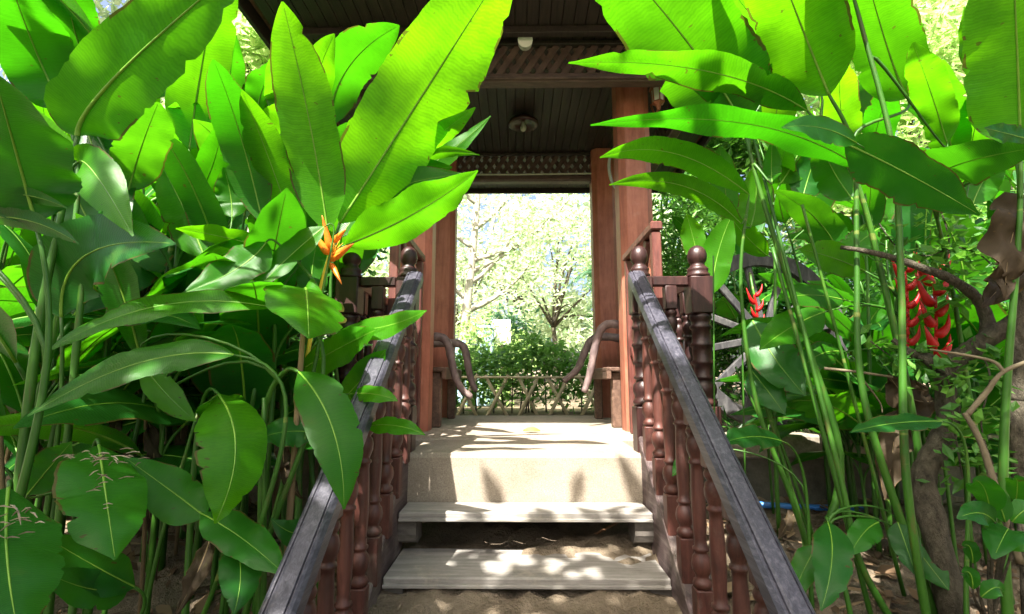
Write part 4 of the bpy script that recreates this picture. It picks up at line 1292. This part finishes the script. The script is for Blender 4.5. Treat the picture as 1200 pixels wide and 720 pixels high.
# both clumps go on towards and past the viewer and shade the lower leaves
for i, (x, y) in enumerate(((-1.15, -.45), (-1.5, -.2), (-1.9, .0), (-2.2, .2), (-2.6, .2), (-1.2, -.95), (-1.6, -.75), (-2.0, -.5), (-2.4, -.3), (-2.9, 0), (-1.4, -1.3), (-2.0, -1.0), (-2.5, -.8), (-3.2, .4), (-2.9, .8))):
    pr, us = protos[(1, 5, 0)[i % 3]]
    place(pr, us, x, y, rnd.uniform(0, 6.28), rnd.uniform(.80, .95), 'heliconia shoot at the near outer end of the left clump', 'heliconia shoots just left of the view')
for i, (x, y) in enumerate(((1.25, -.5), (1.55, -.2), (1.95, .1), (2.4, .2), (1.3, -1.0), (1.8, -.7), (2.3, -.4), (2.8, 0), (2.1, -1.0), (1.6, -1.4))):
    pr, us = protos[(0, 4, 1)[i % 3]]
    place(pr, us, x, y, rnd.uniform(0, 6.28), rnd.uniform(.72, .86), 'heliconia shoot at the near outer end of the right clump', 'heliconia shoots just right of the view')

lows = [[make_proc(s_, h, n, 1, LL, GL), [False]] for s_, h, n in ((11, 1.25, 5), (12, 1.0, 4), (13, 1.5, 5))]
k = 0
for i in range(200):
    if k >= 26: break
    y = rnd.uniform(1.75, 2.85); x = at(rnd.uniform(-60, 330), 445, y).x
    pr, us = lows[k % 3]; k += 1
    place(pr, us, x, y, rnd.uniform(0, 6.28), rnd.uniform(.75, 1.1), 'short young heliconia shoot low among the stalks of the left clump', 'short young shoots in the left clump')
for i in range(20):
    y = rnd.uniform(2.2, 2.85); x = at(rnd.uniform(960, 1260), 445, y).x
    pr, us = lows[i % 3]
    place(pr, us, x, y, rnd.uniform(0, 6.28), rnd.uniform(.6, .9), 'short young heliconia shoot low around the gnarled tree at the right', 'short young shoots in the right clump')

# thin bare stalks (petioles whose blades are hidden above) at the lower left
m_labels = 'thin bare green stalk standing in the dark lower part of the left clump'
for i in range(46):
    y = rnd.uniform(1.5, 2.7)
    x = at(rnd.uniform(-5, 360), 445, y).x
    hgt = rnd.uniform(.7, 1.5)
    o = Vector((x, y, gz(x, y) - .02))
    lean = Vector((rnd.uniform(-.15, .15), rnd.uniform(-.1, .1), 0))
    top = o + lean + Vector((0, 0, hgt))
    p = bez3(o, o + Vector((0, 0, hgt * .4)), top - lean * .4 - Vector((0, 0, hgt * .3)), top, 10)
    r_ = rnd.uniform(.007, .013)
    dry = i % 6 == 5
    m = MB().tube(p, [r_ * (1 - .25 * q / 10) * (1.1 if q in (4, 7) else 1) for q in range(11)], 8)
    tag(m.build('stalk', M['stem_dry' if dry else 'stem'], origin=o, smooth=True),
        'thin dry brown stalk standing in the dark lower part of the left clump' if dry else m_labels, 'stalk',
        'dry stalks in the left clump' if dry else 'green stalks in the left clump')
# green canes at the right, each leaning its own way
for i, (x0, y0, Y0, x1, y1, Y1, r_, lab) in enumerate((
        (1020, 720, 1.85, 905, 290, 1.9, .012, 'thick green cane leaning left across the concrete wall'),
        (938, 602, 2.5, 862, 430, 2.5, .010, 'green cane rising past the coping to the wheel rim, the left of a close pair'),
        (944, 604, 2.5, 880, 425, 2.5, .012, 'green cane rising past the coping to the wheel rim, the right of a close pair'),
        (1000, 470, 2.0, 940, 240, 1.95, .010, 'green cane crossing left of the red claw flowers'),
        (838, 545, 2.3, 836, 300, 2.3, .006, 'thin green cane close to the right outer newel'),
        (873, 540, 2.4, 868, 300, 2.4, .006, 'very thin green cane in front of the wheel hub'))):
    A, B = at(x0, y0, Y0), at(x1, y1, Y1)
    if A.z > gz(A.x, A.y):
        A2 = A + (A - B) * ((A.z - gz(A.x, A.y)) / max(.1, (B.z - A.z)))
        A = A2
    p = bez3(A, A.lerp(B, .3) + Vector((.0, 0, .03)), A.lerp(B, .7) + Vector((0, 0, .03)), B, 12)
    tag(MB().tube(p, [r_ * .8 * (1 - .3 * q / 12) for q in range(13)], 8).build('cane', M['stem'], origin=A, smooth=True), lab, 'stalk')

# ------------------------------------------------------------------ foliage with many small leaves
def leaves(mb, pts, size, rnd, asp=.42, hang=.3):
    """one bent diamond leaf per point"""
    for p in pts:
        d = Vector((rnd.gauss(0, 1), rnd.gauss(0, 1), rnd.gauss(0, .7) - hang))
        if d.length < .1: d = Vector((1, 0, 0))
        d.normalize()
        sv = d.cross(Vector((rnd.gauss(0, .5), rnd.gauss(0, .5), 1)))
        if sv.length < .05: sv = Vector((1, 0, 0))
        sv.normalize()
        nn = d.cross(sv)
        L = size * rnd.uniform(.6, 1.3)
        w_ = L * asp * .5
        mb.add([p, p + d * L * .45 + sv * w_ - nn * L * .04, p + d * L - nn * L * .1, p + d * L * .45 - sv * w_ - nn * L * .04, p + d * L * .5 + nn * L * .05],
               [(0, 1, 4), (1, 2, 4), (2, 3, 4), (3, 0, 4)])
def clump_points(rnd, c, rad, n, clumps, crad):
    out = []
    cs = []
    for _ in range(clumps):
        v = Vector((rnd.gauss(0, 1), rnd.gauss(0, 1), rnd.gauss(0, 1))).normalized() * rnd.random() ** .4
        cs.append(Vector((c[0] + v.x * rad[0], c[1] + v.y * rad[1], c[2] + v.z * rad[2])))
    for i in range(n):
        q = cs[i % clumps]
        v = Vector((rnd.gauss(0, 1), rnd.gauss(0, 1), rnd.gauss(0, .8))) * crad * .5
        out.append(q + v)
    return out, cs
def tree(x, y, label, h, crown, rad, n, size, mat, trunk_r=.1, clumps=26, crad=.6, seed=0, bark='bark', cat='tree', name='tree', asp=.42, group=None, hang=.3):
    rnd = random.Random(seed)
    z0 = gz(x, y) - .03
    t = thing(name, (x, y, z0), label, cat, group)
    c = (x + crown[0], y + crown[1], z0 + crown[2])
    pts, cs = clump_points(rnd, c, rad, n, clumps, crad)
    pts = [p for p in pts if p.z > z0 + .05]
    mb = MB(); leaves(mb, pts, size, rnd, asp, hang)
    mb.build('crown', M[mat], t)
    m = MB()
    base = Vector((x, y, z0))
    fork = Vector((x + crown[0] * .5, y + crown[1] * .5, z0 + max(.1, crown[2] - rad[2] * .8)))
    p = bez3(base, base + Vector((.03, 0, (fork.z - z0) * .4)), fork - Vector((-.05, 0, (fork.z - z0) * .3)), fork, 8)
    m.tube(p, [trunk_r * (1 - .45 * i / 8) for i in range(9)], 8)
    for q in cs[:14]:
        mid = fork.lerp(q, .5) + Vector((rnd.uniform(-.1, .1), rnd.uniform(-.1, .1), .1)) * rad[0]
        m.tube(bez2(fork, mid, q, 6), [trunk_r * .5 * (1 - .85 * i / 6) for i in range(7)], 5)
    m.build('trunk', M[bark], t, smooth=True)
    return t

# bamboo lattice fence behind the pavilion
ft = thing('bamboo_fence', (.4, 6.0, gz(.4, 6.0)), 'low fence of crossed bamboo canes behind the pavilion floor', 'fence')
z0, z1 = gz(.4, 6) - .02, 1.235
rnd = random.Random(31)
MB().tube([(-1.6, 5.97, z1 + .0), (.3, 5.97, z1 - .01), (2.2, 5.97, z1 + .005)], .014, 8).build('top_cane', M['bamboo'], ft, smooth=True)
x = -1.5
k = 0
while x < 2.1:
    dx = .30 + rnd.uniform(-.03, .03)
    MB().tube([(x, 5.99, z0 - .1), (x + dx, 5.985, z1 + rnd.uniform(0, .04))], .022, 7).build('cane', M['bamboo'], ft, smooth=True)
    MB().tube([(x + dx + .04, 6.02, z0 - .1), (x + .02, 6.015, z1 + rnd.uniform(0, .04))], .020, 7).build('cane', M['bamboo'], ft, smooth=True)
    x += .36 + rnd.uniform(-.02, .02)

def hedge(x0, x1, y, depth, z1, n, size, mat, label, seed, name='hedge', asp=.5, zb=0):
    rnd = random.Random(seed)
    zb_ = gz((x0+x1)/2, y)
    t = thing(name, ((x0+x1)/2, y, zb_), label, 'hedge')
    pts = []
    for i in range(n):
        xx = rnd.uniform(x0, x1)
        top = z1 + .12 * math.sin(xx * 3.1 + seed) + .07 * math.sin(xx * 7.7)
        q = rnd.random() ** .6
        pts.append(Vector((xx, y + rnd.gauss(0, .4) * depth, zb_ + .05 + (top - zb_) * q + rnd.gauss(0, .04))))
    mb = MB(); leaves(mb, pts, size, rnd, asp, .2)
    mb.build('foliage', M[mat], t)
    for i in range(int((x1 - x0) * 5)):
        xx = rnd.uniform(x0, x1)
        MB().tube([(xx, y, zb_ - .02), (xx + rnd.uniform(-.1, .1), y + rnd.uniform(-.1, .1), zb_ + (z1 - zb_) * .9)], [.012, .004], 5).build('stem', M['bark'], t)
    return t
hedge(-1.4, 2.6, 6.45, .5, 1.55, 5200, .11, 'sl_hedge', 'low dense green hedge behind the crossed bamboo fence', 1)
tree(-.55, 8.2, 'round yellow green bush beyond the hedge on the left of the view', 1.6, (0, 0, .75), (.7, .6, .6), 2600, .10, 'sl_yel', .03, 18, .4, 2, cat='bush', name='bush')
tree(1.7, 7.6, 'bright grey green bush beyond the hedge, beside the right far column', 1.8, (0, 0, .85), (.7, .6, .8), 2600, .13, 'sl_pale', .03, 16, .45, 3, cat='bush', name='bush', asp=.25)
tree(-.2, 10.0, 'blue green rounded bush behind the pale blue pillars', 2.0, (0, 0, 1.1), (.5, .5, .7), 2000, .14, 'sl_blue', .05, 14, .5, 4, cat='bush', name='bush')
# slender pale trunk with a light airy crown
tp = thing('slender_tree', (-.95, 8.6, gz(-.95, 8.6)), 'slender pale tree with forked branches and a thin light crown seen through the pavilion', 'tree')
m = MB()
tr = [Vector((-.98, 8.6, gz(-.95, 8.6) - .05)), Vector((-.97, 8.6, 1.6)), Vector((-.88, 8.6, 2.6)), Vector((-.80, 8.6, 3.4)), Vector((-.72, 8.6, 4.6)), Vector((-.7, 8.6, 6.2))]
m.tube(smooth_path(tr), [.10 * (1 - .6 * i / 20) for i in range(21)], 10)
rnd = random.Random(41)
tips = []
for (q, dx, dz, dy) in ((2.4, 1.2, 1.1, -.2), (2.55, -.8, 1.1, .2), (2.9, .9, 1.4, .1), (3.3, 1.4, .9, 0), (3.5, -1.0, 1.2, 0), (3.9, 1.0, 1.6, .3), (4.3, -.9, 1.3, -.2), (4.8, .7, 1.4, 0), (3.1, 2.0, 1.9, .3)):
    A = Vector((-.98 + (q - .8) * .07 + .04, 8.6, q))
    B = A + Vector((dx, dy, dz))
    pts = bez2(A, A.lerp(B, .5) + Vector((dx * .12, 0, -.1)), B, 8)
    m.tube(pts, [.045 * (1 - .85 * i / 8) for i in range(9)], 6)
    tips += pts[3:]
m.build('trunk', M['barkpale'], tp, smooth=True)
pts = []
for i in range(3000):
    q = tips[rnd.randrange(len(tips))]
    pts.append(q + Vector((rnd.gauss(0, .3), rnd.gauss(0, .3), rnd.gauss(0, .28))))
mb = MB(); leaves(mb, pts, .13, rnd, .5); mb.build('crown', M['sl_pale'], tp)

# pale blue pillars and a small white board beyond the hedge
for x, lab, h in ((-.93, 'left one of two pale blue mosaic pillars beyond the hedge, half behind the slender trunk', .98), (-.52, 'taller pale blue mosaic pillar beyond the hedge, beside the small white board', 1.22)):
    z = gz(x, 8.0)
    t = thing('pillar', (x, 8.0, z), lab, 'pillar')
    m = MB().box((x, 8.0, z + h / 2), (.27, .27, h), .012); m.build('shaft', M['bluetile'], t)
    MB().box((x, 8.0, z + h + .02), (.33, .33, .05), .01).build('cap', M['bluetile'], t)
t = thing('notice_board', (-.27, 8.3, gz(-.2, 8.3)), 'small blank white board on a post beside the blue pillar', 'sign')
MB().box((-.27, 8.3, 1.3), (.04, .04, 1.1), .004).build('post', M['barkpale'], t)
MB().box((-.27, 8.27, 1.98), (.3, .03, .42), .008).build('board', M['white'], t)

# garden trees
G_ = 'garden trees beyond the pavilion'
for i, (x, y, crown, rad, n, size, mat, lab, asp) in enumerate((
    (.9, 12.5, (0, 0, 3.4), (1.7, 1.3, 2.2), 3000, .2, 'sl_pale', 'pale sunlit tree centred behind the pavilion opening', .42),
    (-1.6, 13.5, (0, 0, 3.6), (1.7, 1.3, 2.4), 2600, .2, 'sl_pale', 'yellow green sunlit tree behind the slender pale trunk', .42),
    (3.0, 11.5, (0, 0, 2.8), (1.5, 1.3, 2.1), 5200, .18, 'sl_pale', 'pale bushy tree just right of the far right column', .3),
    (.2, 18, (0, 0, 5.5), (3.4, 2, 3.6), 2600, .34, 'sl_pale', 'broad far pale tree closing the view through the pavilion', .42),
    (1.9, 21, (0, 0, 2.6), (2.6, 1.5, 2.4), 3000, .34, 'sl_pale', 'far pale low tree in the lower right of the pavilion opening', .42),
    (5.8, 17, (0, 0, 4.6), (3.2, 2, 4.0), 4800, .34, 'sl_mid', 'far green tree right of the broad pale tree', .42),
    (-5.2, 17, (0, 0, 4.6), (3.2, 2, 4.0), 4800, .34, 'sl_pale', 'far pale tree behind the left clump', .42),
    (2.15, 5.9, (0, 0, 1.55), (.7, .6, 1.2), 5200, .14, 'sl_mid', 'leafy small tree with narrow leaves behind the cart wheel, beside the near column', .24),
    (3.2, 5.4, (0, 0, 1.2), (.9, .5, 1.0), 4600, .15, 'sl_dark', 'dark bush behind the cart wheel', .34),
    (5.0, 6.0, (0, 0, 1.5), (1.2, .8, 1.5), 4600, .15, 'sl_mid', 'green bush behind the red claw flowers', .34),
    (5.9, 7.6, (-.3, 0, 4.0), (1.6, 1.2, 2.6), 6500, .24, 'sl_yel', 'bright lance-leaved tree filling the gap at the top right', .3),
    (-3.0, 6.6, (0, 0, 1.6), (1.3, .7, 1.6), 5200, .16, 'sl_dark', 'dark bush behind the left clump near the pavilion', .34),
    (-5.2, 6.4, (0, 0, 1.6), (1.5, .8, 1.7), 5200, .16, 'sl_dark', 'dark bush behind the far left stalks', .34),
    (-7.6, 8.0, (0, 0, 2.6), (2.0, 1.0, 2.4), 4800, .2, 'sl_mid', 'green tree at the far left behind the clump', .4),
    (8.4, 8.4, (0, 0, 2.6), (2.0, 1.0, 2.6), 4800, .2, 'sl_mid', 'green tree at the far right behind the clump', .4),
    (-3.6, 6.4, (0, 0, 4.6), (1.5, 1.0, 2.0), 6500, .22, 'sl_yel', 'bright yellow green tree above the left clump beside the roof edge', .36),
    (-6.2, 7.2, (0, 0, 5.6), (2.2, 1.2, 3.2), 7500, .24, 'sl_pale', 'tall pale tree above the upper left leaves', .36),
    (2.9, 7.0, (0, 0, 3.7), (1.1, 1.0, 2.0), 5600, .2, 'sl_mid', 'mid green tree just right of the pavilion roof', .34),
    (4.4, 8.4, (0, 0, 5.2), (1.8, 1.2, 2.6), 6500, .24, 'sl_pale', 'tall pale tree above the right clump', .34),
    (8.2, 9.4, (0, 0, 6.0), (2.4, 1.4, 3.2), 6500, .28, 'sl_yel', 'tall yellow green tree at the far top right', .34),
    (-4.6, 9.0, (0, 0, 4.0), (1.6, 1.2, 2.2), 4600, .2, 'sl_pale', 'pale tree showing between the tall left leaves', .36))):
    tree(x, y, lab, 4, crown, rad, n, size, mat, .09 if y > 7 else .05, 24, .75 if y > 9 else .5, 60 + i, 'bark', 'tree', 'tree', asp)

# feathery palm at the upper left, and one by the right far column
def palm(x, y, h, nf, L, label, seed, r=.09, mat='sl_pale'):
    rnd = random.Random(seed)
    z0 = gz(x, y)
    t = thing('palm_tree', (x, y, z0), label, 'palm')
    top = Vector((x, y, z0 + h))
    MB().tube([(x, y, z0 - .05), (x + .03, y, z0 + h * .5), top], [r * 1.2, r, r * .8], 10).build('trunk', M['barkpale'], t, smooth=True)
    for k in range(nf):
        a = 6.283 * k / nf + rnd.uniform(-.2, .2)
        el = rnd.uniform(.1, 1.1)
        d = Vector((math.cos(a) * math.cos(el), math.sin(a) * math.cos(el), math.sin(el)))
        pts = [top + d * L * q + Vector((0, 0, -1)) * L * .75 * q ** 2.2 for q in [i / 16 for i in range(17)]]
        m = MB().tube(pts, [.014 * (1 - .85 * i / 16) for i in range(17)], 5)
        for i in range(2, 17):
            for j in range(2):
                for sd_ in (-1, 1):
                    P = pts[i].lerp(pts[i-1], j * .5)
                    T = (pts[i] - pts[i-1]).normalized()
                    W_ = T.cross(Vector((0, 0, 1))).normalized() * sd_
                    q = i / 16
                    ll = L * .34 * math.sin(math.pi * min(1, q * .9 + .1)) ** .6
                    dd = (W_ * .8 + T * .55 + Vector((0, 0, -.25 + rnd.uniform(-.12, .12)))).normalized()
                    n_ = dd.cross(T).normalized() * .014
                    side = dd.cross(n_).normalized() * .012
                    m.add([P - side, P + side, P + dd * ll * .6 + side, P + dd * ll + Vector((0, 0, -.05)) * ll, P + dd * ll * .6 - side], [(0, 1, 2, 4), (4, 2, 3)])
        m.build('frond', M[mat], t)
    return t
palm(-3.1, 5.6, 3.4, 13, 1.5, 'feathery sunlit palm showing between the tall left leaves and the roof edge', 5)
palm(2.0, 9.6, 2.3, 11, 1.4, 'small palm with arching fronds beside the right far column', 6, .07, 'sl_blue')

# unseen shade tree behind the viewer, crown band shaped to shade steps and low leaves
tree(-2.6, -3.4, 'unseen spreading tree behind the viewer, crown shaped to shade the foot of the steps', 6, (1.9, 2.45, 4.3), (2.8, .5, .5), 2700, .2, 'sl_mid', .16, 44, .55, 99)

# fallen leaves on the earth, and low ground cover behind the wall
rnd = random.Random(51)
mb = MB()
for i in range(3200):
    y = rnd.uniform(1.1, 2.9)
    x = rnd.choice((-1, 1)) * rnd.uniform(.7, 3.4)
    p = Vector((x, y, gz(x, y) + .012))
    a = rnd.uniform(0, 6.28)
    d = Vector((math.cos(a), math.sin(a), rnd.uniform(-.1, .35))); sv = Vector((-d.y, d.x, rnd.uniform(-.4, .4)))
    L = rnd.uniform(.03, .16); w_ = L * rnd.uniform(.08, .22)
    mb.add([p, p + d * L * .5 + sv * w_, p + d * L, p + d * L * .5 - sv * w_], [(0, 1, 2, 3)])
M['litter'] = smallleaf('leaf litter', [(0, (.05, .03, .015)), (.6, (.14, .085, .045)), (1, (.3, .22, .13))], (.2, .12, .05), .1, .8)
tag(mb.build('leaf_litter', M['litter']), 'dry fallen leaves scattered over the earth', kind='stuff')
mb = MB()
pts = []
for i in range(5200):
    y = rnd.uniform(3.1, 5.8)
    x = rnd.choice((-1, 1, 1)) * rnd.uniform(1.2, 6.0)
    pts.append(Vector((x, y, gz(x, y) + rnd.random() ** 2 * .32)))
leaves(mb, pts, .10, rnd, .3, -.3)
tag(mb.build('ground_cover', M['sl_dark']), 'low dark leafy ground cover behind the wall', kind='stuff')

t = thing('creeper', at(1110, 330, 1.85), 'small-leaved creeper tangled over the bare branches at the right', 'creeper')
rnd = random.Random(71)
mb = MB(); pts = []; m = MB()
for path in ([(1030, 262, 1.86), (1052, 290, 1.84), (1085, 300, 1.82), (1120, 290, 1.8), (1150, 300, 1.78), (1180, 330, 1.76)], [(1100, 240, 1.82), (1112, 280, 1.8), (1110, 320, 1.8), (1130, 350, 1.8)], [(1100, 420, 1.76), (1112, 450, 1.74), (1118, 500, 1.72), (1128, 560, 1.72)], [(1020, 400, 1.9), (1050, 420, 1.88), (1080, 418, 1.86)], [(1140, 400, 1.72), (1160, 440, 1.7), (1150, 500, 1.7), (1170, 560, 1.68)]):
    w_ = smooth_path([at(*q) for q in path], 8)
    m.tube(w_, .0028, 5)
    for q in w_:
        for _ in range(4): pts.append(q + Vector((rnd.gauss(0, .035), rnd.gauss(0, .04), rnd.gauss(0, .03))))
leaves(mb, pts, .052, rnd, .55, .3)
mb.build('foliage', M['sl_mid'], t); m.build('vine', M['bark'], t)
rnd = random.Random(72)
for i, (x, y) in enumerate(((1.95, 4.4), (2.4, 4.7), (2.9, 4.1), (2.0, 5.2), (2.7, 3.6))):
    pr, us = protos[(i + 1) % 6]
    place(pr, us, x, y, rnd.uniform(0, 6.28), rnd.uniform(.7, .95), 'tall green heliconia shoot crowding the back of the right clump, behind the front leaves', GR)
